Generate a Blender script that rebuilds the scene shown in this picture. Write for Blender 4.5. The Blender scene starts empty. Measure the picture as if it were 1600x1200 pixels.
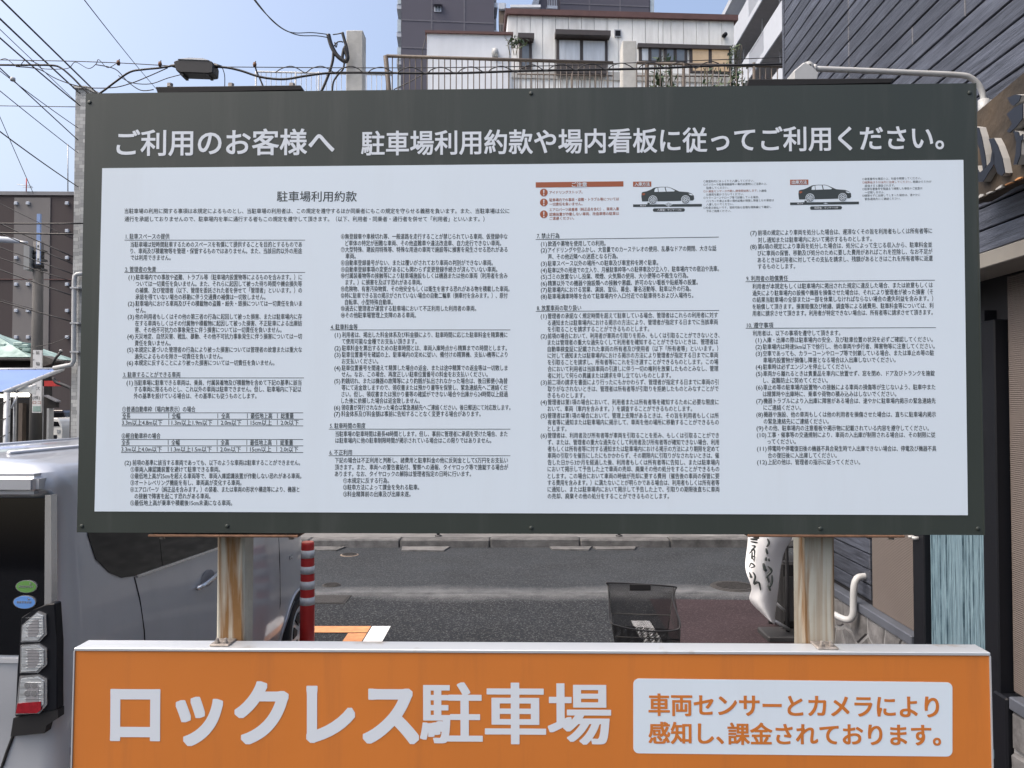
import bpy, bmesh, math, random
from mathutils import Vector, Matrix
random.seed(7)
R = math.radians
scene = bpy.context.scene
COL = scene.collection

# ------------------------------------------------------------------ camera
F_PX, CX, CY = 1202.0, 800.0, 600.0          # focal length and centre of a 1600x1200 frame
CAM_H = 2.0
PITCH = math.atan(30 / F_PX)                 # looking up a touch
cam_d = bpy.data.cameras.new('camera'); cam_d.sensor_width = 36; cam_d.lens = 36 * F_PX / 1600
cam_d.clip_start = 0.05; cam_d.clip_end = 2000
cam = bpy.data.objects.new('camera', cam_d); COL.objects.link(cam)
cam.location = (0, 0, CAM_H); cam.rotation_euler = (R(90) + PITCH, 0, 0)
scene.camera = cam

# ------------------------------------------------------------------ sky and sun
SUN_EL, SUN_AZ = 56, -106                      # azimuth: degrees to the right of straight ahead
world = bpy.data.worlds.new('World'); scene.world = world; world.use_nodes = True
wn = world.node_tree; wn.nodes.clear()
sky = wn.nodes.new('ShaderNodeTexSky'); sky.sky_type = 'NISHITA'; sky.sun_disc = False
sky.sun_elevation = R(SUN_EL); sky.sun_rotation = R(SUN_AZ)
sky.altitude = 0; sky.air_density = 1.0; sky.dust_density = 8.0; sky.ozone_density = 1.6
bg = wn.nodes.new('ShaderNodeBackground'); bg.inputs['Strength'].default_value = 0.15
wo = wn.nodes.new('ShaderNodeOutputWorld')
wn.links.new(sky.outputs[0], bg.inputs['Color']); wn.links.new(bg.outputs[0], wo.inputs['Surface'])
sun_d = bpy.data.lights.new('sun', 'SUN'); sun_d.energy = 0.5; sun_d.angle = R(95); sun_d.color = (1, .98, .95)
sun = bpy.data.objects.new('sun', sun_d); COL.objects.link(sun)
sv = Vector((math.sin(R(SUN_AZ)) * math.cos(R(SUN_EL)), math.cos(R(SUN_AZ)) * math.cos(R(SUN_EL)), math.sin(R(SUN_EL))))
sun.rotation_euler = sv.to_track_quat('Z', 'Y').to_euler()
sun.location = (20, 20, 40)
vs = scene.view_settings
vs.view_transform = 'Standard'; vs.look = 'None'; vs.exposure = 1.08; vs.gamma = 1.0; vs.use_curve_mapping = False

# ------------------------------------------------------------------ helpers: materials
def mat(name, col, rough=.6, metal=0., var=.12, scale=4., bump=0., bscale=60., rnd=0., spec=.5, stretch=None, coat=0., emit=None, est=0., col2=None, thr=None, trans=0.):
    m = bpy.data.materials.new(name); m.use_nodes = True
    nt = m.node_tree; N = nt.nodes; L = nt.links
    b = N['Principled BSDF']
    b.inputs['Roughness'].default_value = rough; b.inputs['Metallic'].default_value = metal
    b.inputs['Specular IOR Level'].default_value = spec; b.inputs['Coat Weight'].default_value = coat
    b.inputs['Coat Roughness'].default_value = .06
    b.inputs['Transmission Weight'].default_value = trans
    if emit: b.inputs['Emission Color'].default_value = (*emit, 1); b.inputs['Emission Strength'].default_value = est
    tc = N.new('ShaderNodeTexCoord'); mp = N.new('ShaderNodeMapping'); L.new(tc.outputs['Object'], mp.inputs['Vector'])
    if stretch: mp.inputs['Scale'].default_value = stretch
    if rnd:
        oi = N.new('ShaderNodeObjectInfo'); cx = N.new('ShaderNodeCombineXYZ'); mu = N.new('ShaderNodeMath'); mu.operation = 'MULTIPLY'; mu.inputs[1].default_value = 37
        L.new(oi.outputs['Random'], mu.inputs[0]); L.new(mu.outputs[0], cx.inputs[0]); L.new(mu.outputs[0], cx.inputs[2]); L.new(cx.outputs[0], mp.inputs['Location'])
    nz = N.new('ShaderNodeTexNoise'); nz.inputs['Scale'].default_value = scale; nz.inputs['Detail'].default_value = 6; nz.inputs['Roughness'].default_value = .6
    L.new(mp.outputs[0], nz.inputs['Vector'])
    cr = N.new('ShaderNodeValToRGB')
    lo, hi = (thr or (.3, .7))
    cr.color_ramp.elements[0].position = lo; cr.color_ramp.elements[1].position = hi
    c1 = [max(0, c * (1 - var)) for c in col]; c2 = [min(1, c * (1 + var)) for c in col] if col2 is None else col2
    cr.color_ramp.elements[0].color = (*c1, 1); cr.color_ramp.elements[1].color = (*c2, 1)
    L.new(nz.outputs['Fac'], cr.inputs['Fac'])
    out = cr.outputs[0]
    if rnd:
        hs = N.new('ShaderNodeHueSaturation'); mr = N.new('ShaderNodeMapRange')
        mr.inputs['To Min'].default_value = 1 - rnd; mr.inputs['To Max'].default_value = 1 + rnd
        L.new(oi.outputs['Random'], mr.inputs['Value']); L.new(mr.outputs[0], hs.inputs['Value']); L.new(out, hs.inputs['Color']); out = hs.outputs[0]
    L.new(out, b.inputs['Base Color'])
    if bump:
        n2 = N.new('ShaderNodeTexNoise'); n2.inputs['Scale'].default_value = bscale; n2.inputs['Detail'].default_value = 4
        L.new(mp.outputs[0], n2.inputs['Vector'])
        bp = N.new('ShaderNodeBump'); bp.inputs['Strength'].default_value = bump; bp.inputs['Distance'].default_value = .02
        L.new(n2.outputs['Fac'], bp.inputs['Height']); L.new(bp.outputs[0], b.inputs['Normal'])
    return m

# ------------------------------------------------------------------ helpers: objects
def link(o, parent=None):
    COL.objects.link(o)
    if parent is not None: o.parent = parent
    return o
def mesh(name, verts, faces, m, parent=None, smooth=False):
    me = bpy.data.meshes.new(name); me.from_pydata([tuple(v) for v in verts], [], faces); me.update()
    if m: me.materials.append(m)
    if smooth:
        for p in me.polygons: p.use_smooth = True
    return link(bpy.data.objects.new(name, me), parent)
def thing(name, label, cat, loc=(0, 0, 0), rz=0, group=None):
    o = bpy.data.objects.new(name, None); o.empty_display_size = .2; COL.objects.link(o)
    o.location = loc; o.rotation_euler = (0, 0, rz); return tag(o, label, cat, group)
def tag(o, label, cat, group=None):
    o['label'] = label; o['category'] = cat
    if group: o['group'] = group
    return o
def struct(o): o['kind'] = 'structure'; return o
def bm_obj(name, bm, m, parent=None, smooth=False):
    me = bpy.data.meshes.new(name); bmesh.ops.recalc_face_normals(bm, faces=bm.faces); bm.to_mesh(me); bm.free()
    if m: me.materials.append(m)
    if smooth:
        for p in me.polygons: p.use_smooth = True
    return link(bpy.data.objects.new(name, me), parent)
def box(name, lo, hi, m, parent=None, bev=0., seg=1):
    bm = bmesh.new(); bmesh.ops.create_cube(bm, size=1)
    for v in bm.verts:
        for i in range(3): v.co[i] = lo[i] if v.co[i] < 0 else hi[i]
    if bev: bmesh.ops.bevel(bm, geom=bm.edges[:], offset=bev, segments=seg, affect='EDGES')
    return bm_obj(name, bm, m, parent, False)
def add_box(bm, lo, hi):
    vs_ = [bm.verts.new((x, y, z)) for x in (lo[0], hi[0]) for y in (lo[1], hi[1]) for z in (lo[2], hi[2])]
    for f in ((0, 1, 3, 2), (4, 6, 7, 5), (0, 4, 5, 1), (2, 3, 7, 6), (0, 2, 6, 4), (1, 5, 7, 3)): bm.faces.new([vs_[i] for i in f])
def prism(name, poly, y0, y1, m, parent=None, axes='xz', bev=0.):
    """polygon in the plane named by axes, extruded along the remaining axis from y0 to y1"""
    k = {'xz': lambda a, b, c: (a, c, b), 'xy': lambda a, b, c: (a, b, c), 'yz': lambda a, b, c: (c, a, b)}[axes]
    bm = bmesh.new(); n = len(poly)
    A = [bm.verts.new(k(a, b, y0)) for a, b in poly]; B = [bm.verts.new(k(a, b, y1)) for a, b in poly]
    bm.faces.new(A); bm.faces.new(B[::-1])
    for i in range(n): bm.faces.new((A[i], A[(i + 1) % n], B[(i + 1) % n], B[i]))
    if bev: bmesh.ops.bevel(bm, geom=[e for e in bm.edges], offset=bev, segments=1, affect='EDGES')
    return bm_obj(name, bm, m, parent)
def tube_into(bm, pts, r, n=8, caps=True):
    pts = [Vector(p) for p in pts]; rings = []
    rr = r if isinstance(r, (list, tuple)) else [r] * len(pts)
    up = None
    for i, p in enumerate(pts):
        a = pts[max(0, i - 1)]; b = pts[min(len(pts) - 1, i + 1)]
        t = (b - a).normalized()
        if up is None:
            up = Vector((0, 0, 1)) if abs(t.z) < .9 else Vector((1, 0, 0))
        s = t.cross(up).normalized(); up = s.cross(t).normalized()
        rings.append([bm.verts.new(p + (s * math.cos(2 * math.pi * k / n) + up * math.sin(2 * math.pi * k / n)) * rr[i]) for k in range(n)])
    for i in range(len(rings) - 1):
        for k in range(n): bm.faces.new((rings[i][k], rings[i][(k + 1) % n], rings[i + 1][(k + 1) % n], rings[i + 1][k]))
    if caps: bm.faces.new(rings[0][::-1]); bm.faces.new(rings[-1])
def tube(name, pts, r, m, parent=None, n=8):
    bm = bmesh.new(); tube_into(bm, pts, r, n); return bm_obj(name, bm, m, parent, True)
def cyl(name, c, r0, r1, z0, z1, m, parent=None, n=24):
    return lathe(name, [(r0, z0), (r1, z1)], m, parent, n, c)
def lathe(name, prof, m, parent=None, n=24, c=(0, 0), smooth=True):
    V = []; Fc = []
    for r, z in prof:
        for k in range(n): a = 2 * math.pi * k / n; V.append((c[0] + r * math.cos(a), c[1] + r * math.sin(a), z))
    for i in range(len(prof) - 1):
        for k in range(n): Fc.append((i * n + k, i * n + (k + 1) % n, (i + 1) * n + (k + 1) % n, (i + 1) * n + k))
    Fc.append(tuple(range(n))[::-1]); Fc.append(tuple((len(prof) - 1) * n + k for k in range(n)))
    o = mesh(name, V, Fc, m, parent, smooth)
    o.data.polygons[len(Fc) - 1].use_smooth = False; o.data.polygons[len(Fc) - 2].use_smooth = False
    return o
def copy_tree(o, parent=None):
    c = o.copy(); COL.objects.link(c); c.parent = parent
    for ch in list(o.children): copy_tree(ch, c)
    return c
def bez(a, b, sag, n=14, ax=2):
    a = Vector(a); b = Vector(b); out = []
    for i in range(n + 1):
        t = i / n; p = a.lerp(b, t); p[ax] -= sag * 4 * t * (1 - t); out.append(p)
    return out
def smooth_path(pts, n=6):
    pts = [Vector(p) for p in pts]; out = []
    for i in range(len(pts) - 1):
        p0 = pts[max(0, i - 1)]; p1 = pts[i]; p2 = pts[i + 1]; p3 = pts[min(len(pts) - 1, i + 2)]
        for k in range(n):
            t = k / n
            out.append(.5 * ((2 * p1) + (p2 - p0) * t + (2 * p0 - 5 * p1 + 4 * p2 - p3) * t * t + (3 * p1 - p0 - 3 * p2 + p3) * t ** 3))
    out.append(pts[-1]); return out

# survey: from a spot of the photograph and a known distance to a point of the place
CP, SP = math.cos(PITCH), math.sin(PITCH)
def ray(px, py):
    u = (px - CX) / F_PX; v = -(py - CY) / F_PX
    return Vector((u, CP - SP * v, SP + CP * v))
def P(px, py, Y): d = ray(px, py); return Vector((0, 0, CAM_H)) + d * (Y / d.y)
def G(px, py, z=0.): d = ray(px, py); return Vector((0, 0, CAM_H)) + d * ((z - CAM_H) / d.z)
class Facade:
    """a vertical plane through (x0, y0), turned by yaw; local x along it, local y behind it, local z up"""
    def __init__(s, x0, y0, yaw): s.o = Vector((x0, y0, 0)); s.yaw = yaw; s.ex = Vector((math.cos(yaw), math.sin(yaw), 0)); s.ey = Vector((-math.sin(yaw), math.cos(yaw), 0))
    def at(s, px, py, off=0.):
        d = ray(px, py); c = Vector((0, 0, CAM_H))
        t = ((s.o - c).dot(s.ey) + off) / d.dot(s.ey); q = c + d * t - s.o
        return q.dot(s.ex), q.z
    def thing(s, name, label, cat, group=None): return thing(name, label, cat, s.o, s.yaw, group)
    def box(s, name, x0, y0, x1, y1, d0, d1, m, parent, bev=0.):
        a = s.at(x0, y1, d0); b = s.at(x1, y0, d0)
        return box(name, (a[0], d0, a[1]), (b[0], d1, b[1]), m, parent, bev)

# ------------------------------------------------------------------ materials
def asphalt(name, base, spk, dusty=False):
    m = mat(name, base, .9, var=.22, scale=1.3, bump=.6, bscale=160, spec=.25)
    nt = m.node_tree; N = nt.nodes; L = nt.links; b = N['Principled BSDF']
    tc = N['Texture Coordinate']
    vo = N.new('ShaderNodeTexVoronoi'); vo.inputs['Scale'].default_value = 95; L.new(tc.outputs['Object'], vo.inputs['Vector'])
    sep = N.new('ShaderNodeSeparateColor'); L.new(vo.outputs['Color'], sep.inputs[0])
    r2 = N.new('ShaderNodeValToRGB'); r2.color_ramp.elements[0].position = .72; r2.color_ramp.elements[1].position = .98
    r2.color_ramp.elements[0].color = (0, 0, 0, 1); r2.color_ramp.elements[1].color = (1, 1, 1, 1)
    L.new(sep.outputs[0], r2.inputs[0])
    mx = N.new('ShaderNodeMixRGB'); mx.inputs['Color2'].default_value = (*spk, 1)
    src = b.inputs['Base Color'].links[0].from_socket
    L.new(r2.outputs[0], mx.inputs['Fac']); L.new(src, mx.inputs['Color1'])
    out = mx.outputs[0]
    if dusty:      # pale dust gathered along the seam between lot and road
        sx = N.new('ShaderNodeSeparateXYZ'); L.new(tc.outputs['Object'], sx.inputs[0])
        nz = N.new('ShaderNodeTexNoise'); nz.inputs['Scale'].default_value = .9; nz.inputs['Detail'].default_value = 5; L.new(tc.outputs['Object'], nz.inputs['Vector'])
        a = N.new('ShaderNodeMath'); a.operation = 'MULTIPLY_ADD'; a.inputs[1].default_value = .55; L.new(nz.outputs['Fac'], a.inputs[0])
        L.new(sx.outputs['Y'], a.inputs[2])
        d = N.new('ShaderNodeMath'); d.operation = 'SUBTRACT'; d.inputs[1].default_value = 8.42; L.new(a.outputs[0], d.inputs[0])
        ab = N.new('ShaderNodeMath'); ab.operation = 'ABSOLUTE'; L.new(d.outputs[0], ab.inputs[0])
        mr = N.new('ShaderNodeMapRange'); mr.inputs['From Min'].default_value = .34; mr.inputs['From Max'].default_value = .02
        L.new(ab.outputs[0], mr.inputs['Value'])
        n3 = N.new('ShaderNodeTexNoise'); n3.inputs['Scale'].default_value = 6; n3.inputs['Detail'].default_value = 8; L.new(tc.outputs['Object'], n3.inputs['Vector'])
        mu = N.new('ShaderNodeMath'); mu.operation = 'MULTIPLY'; L.new(mr.outputs[0], mu.inputs[0]); L.new(n3.outputs['Fac'], mu.inputs[1])
        m2 = N.new('ShaderNodeMixRGB'); m2.inputs['Color2'].default_value = (.22, .225, .23, 1); L.new(mu.outputs[0], m2.inputs['Fac']); L.new(out, m2.inputs['Color1']); out = m2.outputs[0]
    L.new(out, b.inputs['Base Color'])
    return m
M = {}
M['lot'] = asphalt('lot_asphalt', (.017, .020, .024), (.10, .103, .106), True)
M['road'] = asphalt('road_asphalt', (.032, .037, .043), (.085, .088, .091), True)
M['redpave'] = asphalt('red_paving', (.036, .024, .027), (.07, .05, .055))
M['kerb'] = mat('kerb_concrete', (.115, .114, .113), .9, var=.45, scale=6, bump=.6, rnd=.12)
M['concrete'] = mat('concrete', (.4, .4, .38), .85, var=.18, scale=3, bump=.25, bscale=25)
M['pave'] = mat('pavement_concrete', (.16, .158, .156), .9, var=.25, scale=3, bump=.3)
M['white_paint'] = mat('road_paint_white', (.72, .73, .73), .8, var=.2, scale=14, bump=.5, bscale=120)
M['orange_paint'] = mat('road_paint_orange', (.6, .27, .12), .8, var=.2, scale=14, bump=.5, bscale=120)
M['panel'] = mat('dark_green_panel', (.031, .039, .033), .34, var=.10, scale=1.5, spec=.45, bump=.02, bscale=2.5)
M['sheet'] = mat('white_print_film', (.63, .71, .772), .3, var=.012, scale=1.2, spec=.5, bump=.008, bscale=2.5)
M['ink'] = mat('dark_print', (.035, .045, .045), .45, var=0)
M['inkred'] = mat('rust_print', (.30, .085, .035), .45, var=0)
M['letter'] = mat('white_letter_film', (.62, .66, .70), .4, var=.01)
M['orange'] = mat('orange_sign_film', (.55, .172, .030), .33, var=.07, scale=1.6, spec=.5, bump=.02, bscale=2.2)
M['alu'] = mat('aluminium_trim', (.60, .63, .65), .4, .45, var=.04, scale=5, stretch=(1, 1, 1), thr=(.60, .74), col2=(.34, .26, .17))
M['bolt'] = mat('rusty_bolt', (.32, .29, .26), .6, .5, var=.4, scale=60)
M['rustbar'] = mat('rusty_bar', (.16, .085, .05), .8, .2, var=.5, scale=25)
M['blackbar'] = mat('black_bar', (.006, .006, .007), .8, var=.2, scale=20)
def post_mat():
    m = mat('cream_post_rust_streaks', (.43, .415, .345), .55, var=.12, scale=5, bump=.1, bscale=40)
    nt = m.node_tree; N = nt.nodes; L = nt.links; b = N['Principled BSDF']; tc = N['Texture Coordinate']
    mp = N.new('ShaderNodeMapping'); mp.inputs['Scale'].default_value = (32, 14, 1.7); L.new(tc.outputs['Object'], mp.inputs['Vector'])
    nz = N.new('ShaderNodeTexNoise'); nz.inputs['Scale'].default_value = 1; nz.inputs['Detail'].default_value = 7; nz.inputs['Distortion'].default_value = .5; L.new(mp.outputs[0], nz.inputs['Vector'])
    cr = N.new('ShaderNodeValToRGB'); cr.color_ramp.elements[0].position = .43; cr.color_ramp.elements[1].position = .60
    cr.color_ramp.elements[0].color = (0, 0, 0, 1); cr.color_ramp.elements[1].color = (1, 1, 1, 1); L.new(nz.outputs['Fac'], cr.inputs['Fac'])
    mx = N.new('ShaderNodeMixRGB'); mx.inputs['Color2'].default_value = (.20, .10, .03, 1)
    L.new(cr.outputs[0], mx.inputs['Fac']); L.new(b.inputs['Base Color'].links[0].from_socket, mx.inputs['Color1']); L.new(mx.outputs[0], b.inputs['Base Color'])
    return m
M['post'] = post_mat()
M['siding'] = mat('slate_wood_siding', (.038, .045, .064), .45, var=.55, scale=3.2, bump=.35, bscale=14, rnd=.26, stretch=(4, 1.1, 22), thr=(.3, .75), col2=(.10, .114, .15))
M['groove'] = mat('siding_joint', (.012, .012, .015), .9)
M['beige'] = mat('ribbed_beige_panel', (.118, .099, .089), .75, var=.06, scale=2, bump=.15, bscale=20)
def ribs(m, s, k=.6):
    nt = m.node_tree; N = nt.nodes; L = nt.links; b = N['Principled BSDF']; tc = N['Texture Coordinate']
    wv = N.new('ShaderNodeTexWave'); wv.bands_direction = 'Z'; wv.inputs['Scale'].default_value = s; wv.inputs['Distortion'].default_value = .4; L.new(tc.outputs['Object'], wv.inputs['Vector'])
    bp = N.new('ShaderNodeBump'); bp.inputs['Strength'].default_value = k; bp.inputs['Distance'].default_value = .004; L.new(wv.outputs['Fac'], bp.inputs['Height']); L.new(bp.outputs[0], b.inputs['Normal'])
ribs(M['beige'], 30)
M['trim'] = mat('beige_trim', (.20, .19, .17), .6, var=.1)
M['black'] = mat('black_frame', (.006, .007, .010), .5, var=.1, spec=.2)
M['cap'] = mat('slate_cap_strip', (.075, .085, .105), .5, var=.15)
M['stone'] = mat('plinth_stone', (.12, .12, .122), .75, var=.4, scale=7, bump=.6, bscale=18, rnd=.28)
M['mortar'] = mat('plinth_mortar', (.22, .225, .23), .9, var=.2, scale=20, bump=.3)
M['reed'] = mat('blue_streaked_screen', (.10, .18, .235), .35, var=.45, scale=6, stretch=(1, 34, 1.1), bump=.4, bscale=5, thr=(.35, .72), col2=(.28, .41, .475))
M['whitepipe'] = mat('white_painted_pipe', (.40, .41, .41), .4, var=.08, scale=10)
M['oldwood'] = mat('weathered_wood_board', (.028, .022, .016), .8, var=.5, scale=3, bump=.6, bscale=12, col2=(.062, .044, .027))
M['rawwood'] = mat('bare_wood_edge', (.45, .21, .08), .8, var=.5, scale=9)
M['carve'] = mat('navy_carved_face', (.008, .012, .022), .4, var=.2)
M['carvew'] = mat('white_carved_side', (.34, .34, .33), .6, var=.1)
M['van'] = mat('silver_grey_car_paint', (.43, .45, .48), .3, .5, var=.02, scale=300, coat=.8)
M['glass'] = mat('tinted_car_glass', (.003, .0035, .005), .05, var=0, spec=.35)
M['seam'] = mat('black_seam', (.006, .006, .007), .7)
M['lamp_clear'] = mat('clear_lamp_lens', (.40, .42, .43), .12, .5, var=.35, scale=3, stretch=(1, 1, 60), bump=.3, bscale=10, spec=.8)
M['lamp_rim'] = mat('lamp_chrome_rim', (.55, .56, .57), .2, .8, var=.05)
M['lamp_red'] = mat('red_lamp_lens', (.25, .012, .02), .15, var=.2, scale=60)
M['chrome'] = mat('chrome', (.75, .76, .78), .12, 1., var=.03)
M['tyre'] = mat('tyre_rubber', (.014, .014, .015), .85, var=.2, bump=.2)
M['hub'] = mat('hubcap_silver', (.42, .43, .45), .35, .7, var=.05)
M['green_st'] = mat('green_sticker', (.10, .24, .06), .4, var=.1)
M['blue_st'] = mat('blue_sticker', (.10, .24, .55), .4, var=.1)
M['red'] = mat('red_plastic', (.42, .022, .02), .5, var=.1, scale=8)
M['salmon'] = mat('faded_red_cap', (.62, .18, .13), .6, var=.1)
M['silverband'] = mat('grey_reflective_band', (.50, .52, .53), .45, .0, var=.12, scale=40)
M['wire'] = mat('black_wire', (.010, .010, .011), .5, var=.1)
M['cloth'] = mat('white_banner_cloth', (.72, .73, .74), .8, var=.05, scale=3, bump=.2, bscale=8)
M['steel'] = mat('dark_steel', (.05, .05, .052), .55, .4, var=.3)
M['tile'] = mat('grey_wall_tile', (.33, .34, .34), .6)
def tiles(m, c1, c2, mo, sc):
    nt = m.node_tree; N = nt.nodes; L = nt.links; b = N['Principled BSDF']; tc = N['Texture Coordinate']
    sx = N.new('ShaderNodeSeparateXYZ'); L.new(tc.outputs['Object'], sx.inputs[0]); ad = N.new('ShaderNodeMath'); L.new(sx.outputs[0], ad.inputs[0]); L.new(sx.outputs[1], ad.inputs[1])
    cx = N.new('ShaderNodeCombineXYZ'); L.new(ad.outputs[0], cx.inputs[0]); L.new(sx.outputs[2], cx.inputs[1])
    br = N.new('ShaderNodeTexBrick'); br.inputs['Scale'].default_value = sc; br.inputs['Color1'].default_value = (*c1, 1); br.inputs['Color2'].default_value = (*c2, 1); br.inputs['Mortar'].default_value = (*mo, 1)
    br.inputs['Mortar Size'].default_value = .015; br.inputs['Bias'].default_value = -.1; br.inputs['Brick Width'].default_value = .9; br.inputs['Row Height'].default_value = .5
    L.new(cx.outputs[0], br.inputs['Vector']); L.new(br.outputs['Color'], b.inputs['Base Color'])
    bp = N.new('ShaderNodeBump'); bp.inputs['Strength'].default_value = .4; bp.inputs['Distance'].default_value = .01; bp.invert = True; L.new(br.outputs['Fac'], bp.inputs['Height']); L.new(bp.outputs[0], b.inputs['Normal'])
tiles(M['tile'], (.24, .25, .25), (.46, .47, .46), (.15, .15, .15), 8.0)
M['wpanel'] = mat('white_wall_panel', (.76, .77, .75), .7, var=.12, scale=1.5, bump=.06, rnd=.04, stretch=(2, 2, .7))
M['wstucco'] = mat('white_stucco', (.66, .69, .73), .8, var=.05, scale=1.2, bump=.1)
M['brownroof'] = mat('brown_roof_trim', (.10, .05, .045), .6, var=.2)
M['winframe'] = mat('bronze_window_frame', (.05, .042, .04), .5, var=.1)
M['winglass'] = mat('window_glass', (.12, .14, .16), .08, var=.2, scale=.6, spec=.8)
M['curtain'] = mat('pale_curtain_behind_glass', (.50, .54, .58), .25, var=.14, scale=2, stretch=(4, 1, .5), spec=.7)
M['warmwin'] = mat('lit_window', (.42, .33, .22), .3, var=.25, scale=1.5, emit=(1, .66, .36), est=.07)
M['lampglow'] = mat('fluorescent_tube', (.9, .9, .85), .5, emit=(1, .93, .8), est=2.2)
M['tower'] = mat('purple_grey_tower', (.085, .083, .108), .75, var=.04, scale=.3)
M['towerline'] = mat('tower_joint', (.13, .13, .155), .8)
M['balc'] = mat('white_balcony', (.44, .48, .54), .6, var=.04)
M['balcglass'] = mat('pale_balcony_panel', (.45, .52, .56), .25, var=.1)
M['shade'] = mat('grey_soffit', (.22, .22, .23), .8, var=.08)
M['rail'] = mat('brown_railing_paint', (.075, .058, .045), .6, var=.2)
M['railgrey'] = mat('pale_grey_railing', (.36, .38, .4), .5, var=.1)
M['brownwall'] = mat('brown_cladding', (.062, .05, .05), .8, var=.05, scale=.5)
M['greywall'] = mat('taupe_cladding', (.18, .17, .165), .8, var=.05, scale=.5)
M['copper'] = mat('verdigris_copper', (.11, .26, .22), .6, var=.5, scale=2.5, col2=(.36, .48, .45), bump=.3, bscale=8)
M['rooftile'] = mat('dark_roof_tile', (.07, .065, .06), .8, var=.4, scale=8, bump=.5)
M['darkwood'] = mat('dark_timber', (.018, .016, .015), .8, var=.3)
M['timber'] = mat('weathered_timber', (.12, .095, .075), .8, var=.3, stretch=(6, 6, 1))
M['tarp'] = mat('blue_white_tarpaulin', (.12, .20, .48), .6, var=.08, scale=2, trans=0)
M['tarptrim'] = mat('white_tarp_edge', (.38, .40, .42), .5, var=.1)
M['galv'] = mat('galvanised_pipe', (.42, .43, .44), .45, .5, var=.15, scale=12)
M['pole'] = mat('concrete_pole', (.085, .083, .08), .85, var=.2, scale=2, stretch=(3, 3, .6))
M['greybox'] = mat('grey_box', (.27, .28, .28), .5, var=.1)
M['signwhite'] = mat('white_sign_plate', (.62, .63, .63), .5, var=.04)
M['bluebanner'] = mat('blue_plate', (.20, .30, .52), .5, var=.1)
M['carwhite'] = mat('white_car_paint', (.62, .61, .56), .3, coat=.6, var=.02)
M['carblack'] = mat('black_car_paint', (.02, .02, .03), .25, coat=.6, var=.02)
M['yellow'] = mat('yellow_plate', (.7, .48, .03), .5, var=.02)
M['leaf'] = mat('leaf_green', (.045, .075, .025), .6, var=.4, scale=9, rnd=.2)
M['stem'] = mat('plant_stem', (.09, .08, .05), .8)
M['iron'] = mat('cast_iron', (.045, .043, .042), .7, .3, var=.3, scale=30, bump=.8, bscale=90)
M['ironrim'] = mat('manhole_concrete_ring', (.24, .19, .15), .9, var=.25, scale=12)
M['ground_far'] = mat('plain_ground', (.11, .11, .11), .9, var=.2, scale=.4)

def grime(m, col, amt, lo=.52, hi=.8, sx=11, sz=.9):      # rain-washed dirt, in vertical runs
    nt = m.node_tree; N = nt.nodes; L = nt.links; b = N['Principled BSDF']; tc = N['Texture Coordinate']
    mp = N.new('ShaderNodeMapping'); mp.inputs['Scale'].default_value = (sx, 3, sz); L.new(tc.outputs['Object'], mp.inputs['Vector'])
    nz = N.new('ShaderNodeTexNoise'); nz.inputs['Scale'].default_value = 1; nz.inputs['Detail'].default_value = 8; nz.inputs['Roughness'].default_value = .65; L.new(mp.outputs[0], nz.inputs['Vector'])
    mr = N.new('ShaderNodeMapRange'); mr.inputs['From Min'].default_value = lo; mr.inputs['From Max'].default_value = hi; mr.inputs['To Max'].default_value = amt; L.new(nz.outputs['Fac'], mr.inputs['Value'])
    mx = N.new('ShaderNodeMixRGB'); mx.inputs['Color2'].default_value = (*col, 1); L.new(mr.outputs[0], mx.inputs['Fac'])
    L.new(b.inputs['Base Color'].links[0].from_socket, mx.inputs['Color1']); L.new(mx.outputs[0], b.inputs['Base Color'])
    r2 = N.new('ShaderNodeMapRange'); r2.inputs['To Min'].default_value = b.inputs['Roughness'].default_value; r2.inputs['To Max'].default_value = b.inputs['Roughness'].default_value + .25; L.new(nz.outputs['Fac'], r2.inputs['Value']); L.new(r2.outputs[0], b.inputs['Roughness'])
grime(M['panel'], (.10, .105, .10), .35); grime(M['orange'], (.30, .10, .03), .45); grime(M['sheet'], (.52, .56, .58), .30, .5, .85, 5, .6)
grime(M['wpanel'], (.30, .29, .27), .5, .5, .8, 2.5, .25); grime(M['wstucco'], (.40, .42, .44), .4, .5, .8, 1.5, .2); grime(M['brownwall'], (.10, .09, .085), .5, .45, .8, .6, .05); grime(M['greywall'], (.12, .115, .11), .5, .45, .8, .6, .05)
grime(M['van'], (.25, .25, .24), .25, .5, .85, 3, 2)

# ================================================================== ground
def sheet(name, poly, z, m, parent=None):
    return mesh(name, [(x, y, z) for x, y in poly], [tuple(range(len(poly)))], m, parent)
ground = struct(sheet('ground', [(-400, -300), (400, -300), (400, 900), (-400, 900)], 0, M['lot']))
road = struct(sheet('road', [(-60, 8.15), (30, 8.15), (30, 10.72), (-60, 10.72)], .004, M['road']))
redp = struct(sheet('red_pavement', [(1.18, 2.5), (2.6, 2.5), (2.75, 7.85), (1.40, 7.9)], .004, M['redpave']))
pav = struct(box('pavement', (-7.9, 10.92, -.05), (14, 16, .11), M['pave']))
x = -7.8
while x < 8:                                   # kerb stones, uneven
    L_ = 1.25
    box('kerb_stone', (x, 10.70 + random.uniform(-.008, .008), -.05), (x + L_ - .012, 10.915, .115 + random.uniform(-.008, .01)), M['kerb'], pav, .015)
    x += L_
for a, b, c in ((-1.52, -.86, .30), (.52, 1.1, .22), (1.12, 1.72, .2), (-3.1, -2.3, .25)):   # worn concrete ramps in front of the kerb
    prism('kerb_ramp', [(a, 10.69), (b, 10.69), (b - .06, 10.69 - c), (a + .03, 10.69 - c * .9)], .0, .022, M['kerb'], pav, 'xy')
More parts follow.
